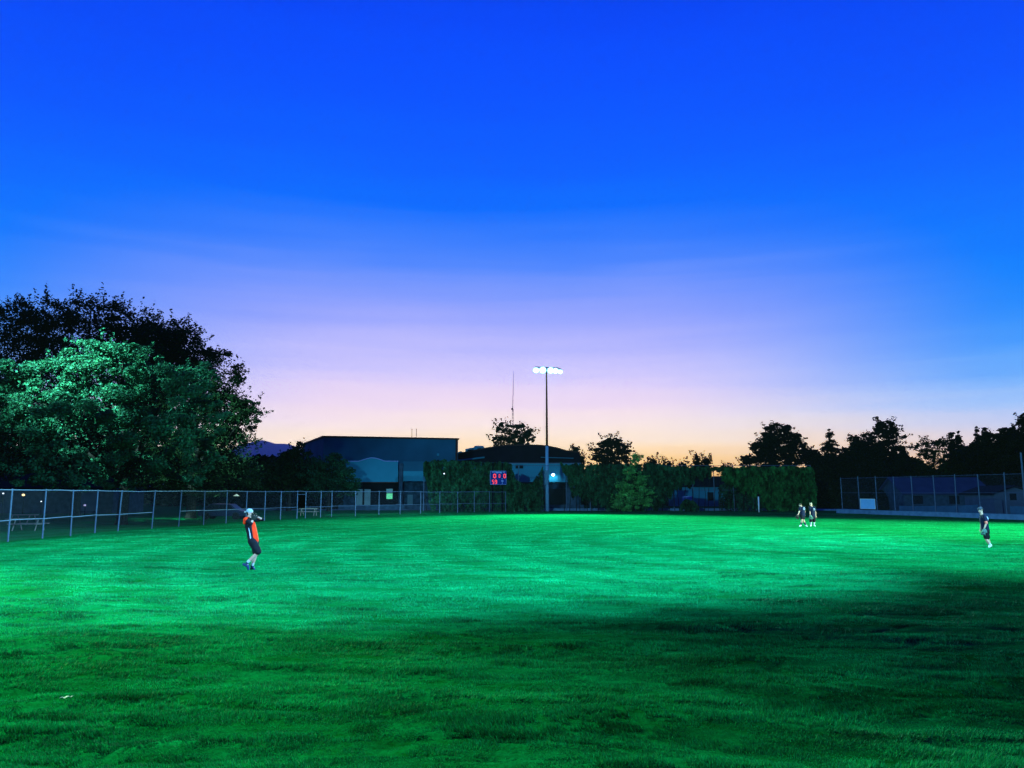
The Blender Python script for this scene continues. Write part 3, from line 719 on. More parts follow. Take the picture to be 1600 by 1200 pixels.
# far lamps in the park on the left
for (px, py, Y, m, r_, lab) in ((5, 771, 88, 'cool', .09, 'small white lamp at the left edge under the trees'), (36.5, 773.3, 88, 'warm', .15, 'small amber lamp under the trees at the far left'),
                            (64.5, 783.5, 88, 'cool', .07, 'tiny bluish lamp seen beside the second fence post'), (132.5, 789.5, 88, 'lilac', .13, 'dim lilac globe lamp behind the left fence')):
    c = at(px, py, Y); wr = empty('park_lamp', (c.x, Y, 0), lab, 'lamp', 'park lamps behind the left fence')
    b = MB(); b.ball(c, (r_, r_, r_*.8), 10, 6); b.build('globe', M[m], wr, smooth=True)
    b = MB(); b.tube([(c.x, Y+.1, 0), (c.x, Y+.1, c.z+.05)], .04, 6); b.build('pole', M['dark'], wr)
c = at(369.5, 774.6, 105); wr = empty('shaded_lamp', (c.x, 105, 0), 'lamp with a wide pale shade behind the fence above the bare-headed player', 'lamp')
b = MB(); b.tube([c+Vector((0,0,.22)), c+Vector((0,0,.1)), c+Vector((0,0,-.04))], [.06, .22, .42], 14); b.build('lamp_shade', mat('lit_shade', (.5,.6,.5), .6, .1, 3, emit=(.45,.62,.42), estr=.8), wr, smooth=True)
b = MB(); b.tube([(c.x+.05, 105, 0), (c.x+.05, 105, c.z+.2)], .05, 6); b.build('pole', M['dark'], wr)
# picnic tables
def picnic(px, py, w, rz, lab):
    p = gnd(px, py); root = empty('picnic_table', (p.x, p.y, 0), lab, 'table', 'picnic tables behind the left fence', rz)
    inv = root.matrix_basis
    def bx(name, c, d, m):
        b = MB(); b.box(c, d); b.v = [tuple(inv@Vector(v)) for v in b.v]; return b.build(name, m, root, bevel=.01)
    for k in range(5): pass
    bx('tabletop', (0,0,.75), (w,.74,.05), M['wood'])
    for s in (-1, 1): bx('bench', (0,s*.62,.44), (w,.26,.05), M['wood'])
    for s in (-1, 1):
        b = MB()
        for t_ in (-1, 1): b.tube([inv@Vector((s*w*.36, t_*.62, 0)), inv@Vector((s*w*.36, t_*.25, .72))], .035, 6)
        b.tube([inv@Vector((s*w*.36, -.66, .41)), inv@Vector((s*w*.36, .66, .41))], .035, 6); b.build('leg_frame', M['wood'], root)
picnic(44, 829, 1.9, .1, 'pale-topped picnic table nearest the fence at the far left')
picnic(36, 820, 1.9, -.1, 'pale-topped picnic table standing furthest back at the far left')
picnic(482, 806, 1.9, 0, 'low pale picnic table just behind the fence gate')
# parked car seen dimly behind the fence
def car(px, py, lab):
    p = gnd(px, py); root = empty('parked_car', (p.x, p.y, 0), lab, 'car')
    x, y = p.x, p.y; pr = [(-2.1,.32),(2.1,.32),(2.15,.72),(1.45,.86),(.75,1.38),(-1.0,1.42),(-1.75,.95),(-2.15,.88)]
    b = MB(); b.prism([(x+a, y-.85, z) for a, z in pr], (0,1.7,0)); b.build('body', M['carp'], root, bevel=.06)
    for s in (-.87, .87):
        b = MB(); b.prism([(x+a, y+s*1.0, z) for a, z in ((1.2,.9),(.68,1.3),(-.15,1.33),(-.15,.9))], (0,.01 if s>0 else -.01,0)); b.prism([(x+a, y+s, z) for a, z in ((-.22,.9),(-.22,1.33),(-.95,1.34),(-1.5,.95))], (0,.01 if s>0 else -.01,0)); b.build('side_window', M['glassd'], root)
    for a in (-1.35, 1.35):
        for s in (-1, 1):
            b = MB(); b.tube([(x+a, y+s*.72, .33), (x+a, y+s*.9, .33)], .33, 18); w = b.build('wheel', M['tyre'], root)
            b = MB(); b.tube([(x+a, y+s*.9, .33), (x+a, y+s*.915, .33)], .2, 14); b.build('rim', M['galv'], w)
    for s in (-1, 1):
        b = MB(); b.box((x+2.12, y+s*.6, .68), (.08,.3,.14)); b.build('headlight', M['white'], root)
car(350, 811.5, 'dark parked car dimly seen behind the left outfield fence')

# ------------------------------------------------------------------ mountain
mr = [(-400,735), (-200,722), (0,716), (150,712), (250,716), (330,708), (372,700), (388,694.2), (398,690.0), (410,687.6), (420,690), (431,693.6), (437,694), (444,692.2), (452,694.5), (470,700), (500,708), (560,718), (650,728), (760,742), (900,770)]
MYY = 60000; V = []; nr = 9
mxs = np.linspace(-400, 900, 131); mys = np.interp(mxs, [a for a, b_ in mr], [b_ for a, b_ in mr])
r2_ = np.random.default_rng(5)
for j in range(nr):
    f = j/(nr-1)
    for i, (px, py) in enumerate(zip(mxs, mys)):
        q = at(px, py, MYY); hgt = max(q.z, 1); z = hgt*(1-f)+(-5)*f
        if 0 < j < nr-1: z += hgt*.10*(vn(i*.45, j*.9, 2))
        V.append((q.x, MYY-f*16000+(0 if j in (0, nr-1) else 2400*float(vn(i*.3, j, 3))), z))
nb = len(V)
for (px, py) in zip(mxs, mys):
    q = at(px, py, MYY); V.append((q.x, MYY+10000, -5))
n = len(mxs); Fm = [(j*n+i, (j+1)*n+i, (j+1)*n+i+1, j*n+i+1) for j in range(nr-1) for i in range(n-1)]+[(i, i+1, nb+i+1, nb+i) for i in range(n-1)]
o = npmesh('mountain', V, Fm, M['mount'], smooth=True); tag(o, kind='structure')

# ------------------------------------------------------------------ foliage
def leafquads(P, size, tone, flat=.5, elong=1.0):
    n = len(P); sz = size*rng.uniform(.6, 1.35, n)
    nv = rng.normal(0, 1, (n, 3)); nv[:, 2] = np.abs(nv[:, 2])+flat; nv /= np.linalg.norm(nv, axis=1)[:, None]
    a = np.cross(nv, rng.normal(0, 1, (n, 3))); a /= np.linalg.norm(a, axis=1)[:, None]; b = np.cross(nv, a)
    s = sz[:, None]
    V = np.stack([P+a*s*.62*elong, P+b*s*.42+a*s*.08-nv*s*.08, P-a*s*.5*elong, P-b*s*.42+a*s*.08-nv*s*.08], 1)
    Fc = np.arange(n*4, dtype=np.int32).reshape(n, 4)
    tn = np.repeat((tone*rng.uniform(.7, 1.35, (n, 1))*np.array([1,1,1])*rng.uniform(.85, 1.2, (n, 3)))[:, None], 4, 1).reshape(-1, 3)
    return V.reshape(-1, 3), Fc, tn
def clumps(blobs, nleaf, size, sub=26, subr=.26, sprigs=0, spl=1.0, up=.3, fill=.18, upb=0.0, flat=.5, droop=.55):
    """blobs (x,y,z,rx,ry,rz): leaves gathered in clumps over each blob, with sprigs sticking out"""
    P = []; T = []; vol = np.array([b[3]*b[5] for b in blobs]); vol = vol/vol.sum()
    for bl, fr in zip(blobs, vol):
        c = np.array(bl[:3]); r = np.array(bl[3:6]); n = int(nleaf*fr); ns = sub
        d = rng.normal(0, 1, (ns, 3)); d /= np.linalg.norm(d, axis=1)[:, None]; d[:, 2] = np.where(rng.random(ns) < up, np.abs(d[:, 2]), d[:, 2])
        sc = c+d*r*rng.uniform(.68, 1.0, (ns, 1)); tt = rng.uniform(.7, 1.3, ns); sr = subr*rng.uniform(.6, 1.4, ns)
        m1 = int(n*(1-fill)); k = rng.integers(0, ns, m1)
        off = rng.normal(0, 1, (m1, 3)); off /= (np.linalg.norm(off, axis=1)[:, None]+1e-6); off *= (rng.random((m1, 1))**.45)
        off[:, 2] *= droop
        P.append(sc[k]+off*(sr[k][:, None])*r.mean()); T.append(tt[k])
        m2 = n-m1; q = rng.normal(0, 1, (m2, 3)); q /= np.linalg.norm(q, axis=1)[:, None]; P.append(c+q*r*(rng.random((m2, 1))**.5)*.85); T.append(np.full(m2, .8))
        if sprigs:
            for _ in range(int(sprigs*fr)+1):
                dd = rng.normal(0, 1, 3); dd[2] = abs(dd[2])*.8 if rng.random() < .75 else dd[2]; dd /= np.linalg.norm(dd)
                st = c+dd*r*.93; dv = dd+np.array([0,0,upb]); dv /= np.linalg.norm(dv); ln = spl*rng.uniform(.4, 1.2)
                m3 = int(11*ln/size*.16)+8; s_ = rng.random((m3, 1)); P.append(st+dv*ln*s_+rng.normal(0, size*.75, (m3, 3))*(1.15-s_*.8)); T.append(np.full(m3, .9))
    P = np.concatenate(P); T = np.concatenate(T)
    ok = P[:, 2] > .08
    return P[ok], T[ok][:, None]
def lobes(px_list, Y, dep=.8):
    """(px, py, rx_px, rz_px, dY) -> world blobs at depth Y"""
    out = []
    for (px, py, rx, rz, dy) in px_list:
        c = at(px, py, Y+dy); k = (Y+dy)/F; out.append((c.x, c.y, c.z, rx*k, rx*k*dep, rz*k))
    return out
def trunkmesh(root, base, blobs, r0, lean=(0,0), nl=7, m='bark', limbs=True):
    b = MB(); bx, by = base; tz = max(bl[2] for bl in blobs); zc = np.mean([bl[2] for bl in blobs])
    top = Vector((bx+lean[0], by+lean[1], zc))
    b.tube([(bx, by, -.1), (bx+lean[0]*.08, by, .35), (bx+lean[0]*.4, by+lean[1]*.4, zc*.45), top], [r0*1.35, r0, r0*.8, r0*.4], 10)
    if limbs:
        for bl in blobs[:nl]:
            c = Vector(bl[:3]); s0 = Vector((bx+lean[0]*.35, by, zc*random.uniform(.35,.6))); md = (s0+c)/2+Vector((0,0,-.06*zc))
            b.tube([s0, md, c, c+Vector((0,0,bl[5]*.6))], [r0*.45, r0*.3, r0*.14, r0*.04], 6)
    b.build('trunk', M[m], root, smooth=True)
def tree(name, label, Y, pxb, lobelist, nleaf, size, leafm, r0=.3, cat='tree', group=None, dep=.8, lean=(0,0), base=None, **kw):
    bl = lobes(lobelist, Y, dep)
    bp = base if base else tuple(pxY(pxb, Y)[:2])
    root = empty(name, (bp[0], bp[1], 0), label, cat, group)
    P, T = clumps(bl, nleaf, size, **kw)
    V, Fc, tn = leafquads(P, size, T)
    npmesh('crown', V, Fc, M[leafm], root, tone=tn)
    trunkmesh(root, bp, bl, r0, lean)
    return root
# maple in front, lit by the floodlight
tree('maple_tree', 'big leafy maple with floodlit green crown behind the left fence', 62, 192,
     [(150,575,62,52,-2), (60,620,85,66,-1), (190,590,70,60,-2), (255,622,72,55,-1), (130,665,100,70,-4), (235,680,75,60,-2), (30,700,80,60,-3), (110,735,70,32,-3), (-40,650,80,90,0), (300,600,40,38,2), (318,655,40,34,1), (200,735,60,32,0), (300,720,42,40,2), (-50,730,70,50,0)],
     140000, .18, 'leaf', .42, lean=(.5, 0), sub=36, subr=.20, sprigs=260, spl=.8, up=.4, fill=.06, droop=.62)
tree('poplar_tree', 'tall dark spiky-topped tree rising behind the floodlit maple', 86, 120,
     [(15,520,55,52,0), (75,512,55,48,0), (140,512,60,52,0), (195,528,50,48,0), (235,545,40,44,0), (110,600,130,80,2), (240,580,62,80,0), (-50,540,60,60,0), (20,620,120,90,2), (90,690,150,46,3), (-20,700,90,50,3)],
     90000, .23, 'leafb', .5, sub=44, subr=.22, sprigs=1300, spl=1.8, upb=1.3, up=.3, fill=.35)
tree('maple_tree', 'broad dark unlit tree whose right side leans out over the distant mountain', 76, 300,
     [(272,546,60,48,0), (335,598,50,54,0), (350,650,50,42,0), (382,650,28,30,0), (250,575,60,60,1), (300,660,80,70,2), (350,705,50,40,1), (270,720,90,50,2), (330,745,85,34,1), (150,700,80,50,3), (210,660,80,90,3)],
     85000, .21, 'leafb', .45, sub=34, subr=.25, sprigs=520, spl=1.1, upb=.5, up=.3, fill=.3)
# middle-left trees before the gymnasium
tree('shade_tree', 'dark rounded tree left of the gymnasium with thin pale top twigs', 108, 452,
     [(465,735,32,34,0), (435,752,36,28,0), (490,752,30,30,0), (450,718,16,16,0), (425,728,16,12,0), (470,700,8,11,0), (455,706,6,9,0), (410,752,30,26,1)],
     22000, .26, 'leafb', .3, sub=20, subr=.3, sprigs=90, spl=.9, upb=.7, fill=.35)
tree('shade_tree', 'leafy tree with faintly lit leaves in front of the gymnasium corner', 106.5, 514,
     [(515,740,30,28,0), (535,755,24,24,0), (500,762,22,20,0), (523,718,14,10,0), (548,765,13,12,0), (490,735,24,24,0)],
     19000, .22, 'leafi', .25, sub=22, subr=.3, sprigs=80, spl=.7, upb=-.3, fill=.3)
# tree behind the hall
tree('leafy_tree', 'airy backlit tree rising above the arched roof beside the radio mast', 175, 805,
     [(788,672,12,12,0), (812,676,17,12,0), (800,688,22,11,0), (826,684,11,10,0), (776,690,9,8,0), (797,700,26,10,0)],
     5200, .42, 'leafb', .35, sub=18, subr=.3, sprigs=70, spl=1.8, upb=.8, fill=.1)
for (px, yt, w, lab) in ((898, 697, 5, 'tiny dark shrub top showing over the right end of the arched hall'), (909, 710, 4, 'thin pale sapling right of the arched hall')):
    tree('sapling', lab, 160, px, [(px,yt+7,w,7,0), (px,yt+16,w*1.1,9,0)], 900, .35, 'leafb', .1, sub=8, sprigs=20, spl=1.2, upb=1.2)
# treetops beyond the ivy
for (px, yt, w, lab) in ((1020, 716, 9, 'small dark treetop beside a thin pole above the ivy'), (1042, 718, 11, 'ragged treetop above the ivy left of the twin leaders'),
                         (1066, 722, 12, 'low round dark treetop above the ivy'), (1090, 711, 8, 'spiky upright treetop above the ivy'), (1103, 714, 7, 'right-hand spiky treetop above the end of the ivy'), (1119,757,9,'dark bush seen through the gap in the ivy'), (1139, 727, 10, 'low flat dark treetop beside the clipped hedge')):
    tree('treetop', lab, 150, px, [(px,yt+9,w*.8,8,0), (px,yt+22,w*1.3,14,0), (px-3,yt+40,w*1.3,18,0)], 3000, .34, 'leafd', .15, sub=10, sprigs=50, spl=1.5, upb=1.3, fill=.25, cat='tree', group='treetops beyond the ivy')
b = MB(); q = pxY(1013.5, 140); b.tube([q, q+Vector((0,0,at(1013, 713.5, 140).z))], .12, 6); b.tube([at(1010,716.5,140), at(1017,716.5,140)], .06, 5); o = b.build('utility_pole', M['dark']); tag(o, 'dark utility pole standing just above the ivy', 'pole')

def conifer(name, label, px, ytop, Y, rpx, nl=11, leafm='leafd', layers=16, exp_=.9, ybase=795, size=.4, dens=1.0, droop=-.12, irr=.25):
    p = pxY(px, Y); zt = at(px, ytop, Y).z; k = Y/F; Rm = rpx*k; z0 = 1.2
    root = empty(name, (p.x, Y, 0), label, 'tree'); b = MB(); b.tube([(p.x,Y,-.1), (p.x,Y,zt*.5), (p.x,Y,zt-.2)], [.3,.18,.04], 8)
    P = []
    for i in range(layers):
        f = (i+.5)/layers; z = z0+(zt-z0)*f; z_=z; Rr = Rm*(1-f)**exp_*random.uniform(1-irr, 1+irr)+.15
        m = nl if f < .8 else 6; ph = random.uniform(0, 6.28)
        for j in range(m):
            an = ph+2*math.pi*j/m+random.uniform(-.3,.3); rr = Rr*random.uniform(.55,1.15); z = z_+random.uniform(-.75,.75)*(zt-z0)/layers; z = min(z, zt-.1); tip = np.array([p.x+math.cos(an)*rr, Y+math.sin(an)*rr, z+droop*rr+random.uniform(-.2,.3)]); st = np.array([p.x, Y, z])
            b.tube([st, (st+tip)/2+np.array([0,0,.08*rr]), tip], [.06,.04,.015], 4, cap=False)
            n = int(34*rr*dens)+10; s_ = rng.random((n, 1))**.7; ww = rr*.13*(1.1-s_)+.12
            P.append(st+(tip-st)*s_+rng.normal(0, 1, (n, 3))*ww*np.array([1,1,.45])+np.array([0,0,.08*rr])*4*s_*(1-s_))
    P = np.concatenate(P); V, Fc, tn = leafquads(P, size, np.ones((len(P),1)), flat=.8, elong=1.3)
    npmesh('crown', V, Fc, M[leafm], root, tone=tn); b.build('trunk', M['bark'], root)
tree('cedar_tree', 'wide dark layered cedar with a domed ragged top standing behind the ivy', 150, 955,
     [(957,690,15,7,0), (949,696,17,6,0), (968,699,14,6,0), (940,705,14,6,0), (963,708,20,6,0), (978,706,9,5,0), (936,716,12,6,0), (955,718,22,7,0), (977,718,12,6,0), (955,732,30,9,0)],
     9500, .38, 'leafd', .3, sub=15, subr=.33, sprigs=110, spl=1.5, upb=.1, fill=.14, droop=.30)
conifer('fir_tree', 'slender open-branched fir with curved top against the sky', 1301, 672, 140, 38, 10, layers=19, exp_=.72, size=.26, dens=.9, droop=-.22, irr=.35)
# right-hand silhouettes
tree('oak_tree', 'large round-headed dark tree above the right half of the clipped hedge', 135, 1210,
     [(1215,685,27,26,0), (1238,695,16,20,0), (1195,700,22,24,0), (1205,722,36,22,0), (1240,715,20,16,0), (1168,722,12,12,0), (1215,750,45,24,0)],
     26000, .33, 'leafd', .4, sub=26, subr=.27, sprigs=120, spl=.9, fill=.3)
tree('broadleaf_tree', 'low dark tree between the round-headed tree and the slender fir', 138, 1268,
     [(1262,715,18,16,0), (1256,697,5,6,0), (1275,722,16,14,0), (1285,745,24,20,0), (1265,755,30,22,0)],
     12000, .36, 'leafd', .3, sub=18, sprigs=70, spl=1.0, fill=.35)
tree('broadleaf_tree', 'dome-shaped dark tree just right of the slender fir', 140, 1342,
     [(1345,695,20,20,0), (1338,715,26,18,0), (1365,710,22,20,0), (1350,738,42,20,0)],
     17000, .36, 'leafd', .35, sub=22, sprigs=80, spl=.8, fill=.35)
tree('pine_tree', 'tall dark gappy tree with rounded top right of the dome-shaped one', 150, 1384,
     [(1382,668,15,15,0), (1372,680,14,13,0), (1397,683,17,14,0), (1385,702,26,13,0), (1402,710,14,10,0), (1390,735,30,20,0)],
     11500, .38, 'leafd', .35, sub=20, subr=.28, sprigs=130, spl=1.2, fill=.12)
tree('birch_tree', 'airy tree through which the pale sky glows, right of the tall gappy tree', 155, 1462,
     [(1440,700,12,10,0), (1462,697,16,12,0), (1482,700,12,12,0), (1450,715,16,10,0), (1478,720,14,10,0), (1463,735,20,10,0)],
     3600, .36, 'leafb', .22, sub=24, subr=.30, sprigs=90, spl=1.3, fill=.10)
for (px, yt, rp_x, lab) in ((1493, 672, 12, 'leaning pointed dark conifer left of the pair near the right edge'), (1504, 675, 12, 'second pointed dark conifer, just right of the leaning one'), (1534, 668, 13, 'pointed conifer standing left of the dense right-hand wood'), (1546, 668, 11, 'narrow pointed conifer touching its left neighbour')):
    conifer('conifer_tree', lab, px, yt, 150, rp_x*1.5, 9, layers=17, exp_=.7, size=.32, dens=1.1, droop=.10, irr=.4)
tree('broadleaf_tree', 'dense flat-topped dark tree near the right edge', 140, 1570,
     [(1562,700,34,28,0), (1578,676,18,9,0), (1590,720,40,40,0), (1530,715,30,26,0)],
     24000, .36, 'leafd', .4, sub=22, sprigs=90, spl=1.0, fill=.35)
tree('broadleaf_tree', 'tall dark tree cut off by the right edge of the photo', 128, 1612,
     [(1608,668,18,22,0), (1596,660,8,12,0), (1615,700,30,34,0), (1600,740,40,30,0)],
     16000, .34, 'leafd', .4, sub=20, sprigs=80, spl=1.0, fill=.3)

# far masses of trees that close the gaps (read as one mass)
def mass(name, label, segs, Y, n, size, leafm='leafd', dep=5.0):
    """segs: (px, ytop) polyline of the mass; leaves fill from the ground to the outline, around a dark core"""
    X = np.array([s[0] for s in segs]); T_ = np.array([s[1] for s in segs])
    px = rng.uniform(X[0], X[-1], n); ztop = np.array([at(a, b_, Y).z for a, b_ in zip(px[:1], np.interp(px[:1], X, T_))])
    k = np.array([at(x, y, Y).z for x, y in zip(X, T_)])
    zt = np.interp(px, X, k)*(1+.14*vn(px/9, px*0, 1)+.10*vn(px/3.1, px*0, 2)); kx = np.array([pxY(x, Y).x for x in X]); wx = np.interp(px, X, kx)
    z = zt*rng.random(n)**.75; fy = np.sqrt(np.clip(1-(z/zt)**3, 0, 1)); P = np.stack([wx, Y-dep*fy*rng.uniform(.6, 1.05, n)*np.where(rng.random(n) < .75, 1, -1), z], -1)
    V, Fc, tn = leafquads(P, size, np.clip(1+1.2*vn(px/8, z/1.5, 3), .4, 1.6)[:, None])
    root = npmesh(name, V, Fc, M[leafm], None, tone=tn); tag(root, label, 'trees', kind='stuff')
mass('tree_belt', 'belt of dark trees closing the view behind the left park', [(-260,705),(-100,698),(60,700),(200,697),(330,704),(365,712),(385,722),(400,716),(425,719),(445,716),(480,728),(560,740),(640,752)], 150, 30000, 1.0, dep=7)
mass('tree_belt', 'belt of black trees closing the view behind the right fence', [(1255,740),(1275,728),(1300,722),(1330,716),(1400,712),(1425,720),(1450,736),(1480,738),(1500,712),(1530,702),(1620,694),(1760,690)], 160, 34000, 1.0, dep=7)
mass('tree_belt', 'dark growth closing the view below the treetops beyond the centre fence', [(880,752),(960,742),(1050,735),(1100,744),(1128,752),(1160,745),(1200,738),(1290,736)], 168, 16000, 1.0, dep=6)
mass('undergrowth', 'black undergrowth between the hedge end and the right fence', [(1262,768),(1280,756),(1300,752),(1318,758),(1345,762),(1400,765),(1420,770)], 118, 12000, .5, dep=3)
mass('undergrowth', 'dark low bushes under the trees left of the gymnasium', [(385,770),(420,764),(460,762),(500,766),(540,770)], 120, 12000, .5, dep=3)

# ------------------------------------------------------------------ ivy and clipped hedge on the tall fence
def ivy(name, label, top, bot, Y, dens, size, leafm='leafi', th=.7, cat='hedge', rag=.35):
    """top/bot: (px, py) outlines. Leaves on front, back, top with clumps; gaps where noise says so"""
    X0, X1 = top[0][0], top[-1][0]; n = int(dens*(X1-X0))
    px = rng.uniform(X0, X1, n); ty = np.interp(px, [a for a, _ in top], [b_ for _, b_ in top]); by = np.interp(px, [a for a, _ in bot], [b_ for _, b_ in bot])
    zt = H+(770-ty)/F*Y*1.009; zb_ = np.maximum(H+(770-by)/F*Y*1.009, .05)
    rag_t = .28*vn(px/6, px*0, 1)+.22*vn(px/2.0, px*0, 2); rag_b = rag*3.2*vn(px/5, px*0+3, 3)+rag*2.2*vn(px/1.7, px*0+9, 4)
    f = rng.random(n); z = zb_+rag_b+(zt+rag_t-zb_-rag_b)*f
    x = (px-800)/F*Y/ math.cos(PITCH)*.9908
    gap = vn(px/4.5, z/.8, 5)*.8+vn(px/1.6, z/.35, 0)*.5
    dens_ok = gap > -.30-.25*rng.random(n)+.32*np.clip((.28-f)/.28, 0, 1)
    bulge = .6*vn(px/9, z/1.4, 2)+.45*vn(px/3, z/.5, 3)
    side_ = rng.random(n); y = np.where(side_ < .72, Y-th*(.55+bulge)*rng.uniform(.55, 1.05, n), Y+th*rng.uniform(-.4,.5, n))
    edge = np.clip((zt-z)/.6, .15, 1); y = Y+(y-Y)*edge**.4
    ok = dens_ok & (z > .03); P = np.stack([x, y, z], -1)[ok]
    tone = np.clip(1+1.3*vn(px/4, z/.7, 1)+1.5*vn(px/1.5, z/.3, 4), .25, 2.6)[ok][:, None]
    V, Fc, tn = leafquads(P, size, tone, flat=.1)
    root = empty(name, (float(np.mean(P[:,0])), Y, 0), label, cat)
    npmesh('leaves', V, Fc, M[leafm], root, tone=tn)
    b = MB(); k = int((X1-X0)/9)
    for i in range(k):
        q = X0+(i+.5)*(X1-X0)/k+random.uniform(-2,2); tyy = np.interp(q, [a for a,_ in top], [b_ for _,b_ in top]); p = pxY(q, Y-.1); zt_ = H+(770-tyy)/F*Y
        b.tube([(p.x, p.y, 0), (p.x+random.uniform(-.3,.3), p.y, zt_*.4), (p.x+random.uniform(-.6,.6), p.y, zt_*.85)], [.05,.035,.015], 5, cap=False)
    b.build('stems', M['bark'], root)
ivy('ivy_hedge', 'dense dark ivy on the tall fence behind the scoreboard', [(663,724),(672,721),(700,721),(740,722),(790,724),(800,726)], [(663,738),(668,750),(675,799),(795,799),(800,760)], 105.3, 300, .20)
ivy('ivy_hedge', 'thin trailing ivy between the scoreboard and the floodlight pole', [(796,736),(801,734),(805,746),(810,751),(816,754),(822,757),(828,756),(834,749),(840,746),(844,738),(848,731)], [(796,799),(848,799)], 105.3, 170, .18, rag=.15)
ivy('low_shrub', 'low clipped shrub with lit top at the end of the outfield fence', [(790,771),(800,768.5),(812,768.5),(822,772),(828,780)], [(790,799),(828,799)], 104.2, 130, .16, cat='shrub', th=.9)
ivy('ivy_hedge', 'long ragged ivy mass on the tall fence right of the floodlight pole', [(876,728),(884,727),(900,727),(930,728),(960,727),(990,726),(1015,726),(1040,728),(1060,730),(1090,731),(1118,732),(1130,733)],
    [(876,730),(886,745),(893,775),(920,783),(948,792),(955,799),(1022,799),(1030,782),(1050,768),(1075,756),(1085,748),(1100,744),(1112,738),(1124,737),(1130,735)], 105.3, 300, .20)
ivy('clipped_hedge', 'tall flat-topped green hedge with straight top at right of centre', [(1126,736),(1129,731.5),(1150,731),(1200,731),(1262,731.5),(1268,735)], [(1126,752),(1140,762),(1158,770),(1178,776),(1196,799),(1268,799)], 104.9, 420, .19, leafm='hedge', th=1.1, rag=.12)
ivy('wild_shrub', 'thin wild plants trailing on the wire right of the ivy gap', [(1120,760),(1135,752),(1150,758),(1170,764),(1190,772)], [(1120,796),(1190,797)], 105.9, 60, .2, cat='shrub')
ivy('small_bush', 'small dark bush at the field edge under the ivy arch', [(1060,788),(1066,782),(1074,779),(1082,784),(1088,792)], [(1060,799),(1088,799)], 105.0, 120, .18, cat='bush')
tree('young_tree', 'young tree with bright yellow-green top in front of the ivy', 104.2, 990,
     [(992,722,7,12,0), (984,740,9,13,0), (976,765,15,13,0), (1002,752,12,10,0), (1000,775,20,16,0), (978,785,24,14,0), (999,714,6,5,0)],
     9000, .19, 'leafy', .12, sub=16, subr=.34, sprigs=70, spl=.7, upb=.6, fill=.15)

# ------------------------------------------------------------------ people
def capsule(b, p0, p1, r0, r1, wide=None, wf=1.0, n=14, capr=4):
    p0, p1 = Vector(p0), Vector(p1); d = (p1-p0); Ln = d.length; d = d.normalized() if Ln > 1e-6 else Vector((0,0,1))
    w = Vector(wide) if wide is not None else (Vector((0,1,0)) if abs(d.y) < .9 else Vector((1,0,0)))
    a = (w-d*w.dot(d)).normalized(); c = d.cross(a); rings = []
    for i in range(capr+1):
        th = math.pi/2*i/capr; rings.append((p0-d*r0*math.cos(th), r0*math.sin(th)))
    for i in range(capr+1):
        th = math.pi/2*i/capr; rings.append((p1+d*r1*math.sin(th), r1*math.cos(th)))
    base = len(b.v)
    for (c0, r) in rings:
        r = max(r, 1e-4)
        for k in range(n):
            an = 2*math.pi*k/n; b.v.append(tuple(c0+a*math.cos(an)*r*wf+c*math.sin(an)*r))
    for i in range(len(rings)-1):
        for k in range(n): q = base+i*n; b.f.append((q+k, q+(k+1)%n, q+n+(k+1)%n, q+n+k))
    b.f.append(tuple(base+k for k in range(n))[::-1]); b.f.append(tuple(base+(len(rings)-1)*n+k for k in range(n)))
def chain(b, pts, rs, **k):
    for i in range(len(pts)-1): capsule(b, pts[i], pts[i+1], rs[i], rs[i+1], **k)
def remesh(o, vox, sm=4):
    m = o.modifiers.new('remesh', 'REMESH'); m.mode = 'VOXEL'; m.voxel_size = vox; m.use_smooth_shade = True
    s = o.modifiers.new('smooth', 'SMOOTH'); s.iterations = sm; s.factor = .5
def hand(b, wr, d, nrm_, side_, curl=.5):
    d = Vector(d).normalized(); nrm_ = Vector(nrm_); nrm_ = (nrm_-d*nrm_.dot(d)).normalized(); s = d.cross(nrm_).normalized()*side_
    wr = Vector(wr); pe = wr+d*.085
    capsule(b, wr+d*.01, pe-d*.012, .024, .026, wide=s, wf=1.55)
    for i, (o_, ln) in enumerate(((-.031,.070),(-.0105,.080),(.0105,.075),(.031,.058))):
        q = pe+s*o_; dd = d.copy(); r = .0092
        for sg, f in enumerate((.45,.32,.23)):
            rot = Matrix.Rotation(curl*(.35+.35*sg)*-1, 3, s*side_); dd = (rot@dd).normalized(); q2 = q+dd*ln*f; capsule(b, q, q2, r, r*.92, n=8, capr=2); q = q2; r *= .93
    q = wr+d*.025-s*.030; td = (d*.65-s*.75+nrm_*.25).normalized(); q2 = q+td*.04; capsule(b, q, q2, .0115, .0105, n=8, capr=2); capsule(b, q2, q2+(td+d*.6).normalized()*.032, .0105, .009, n=8, capr=2)
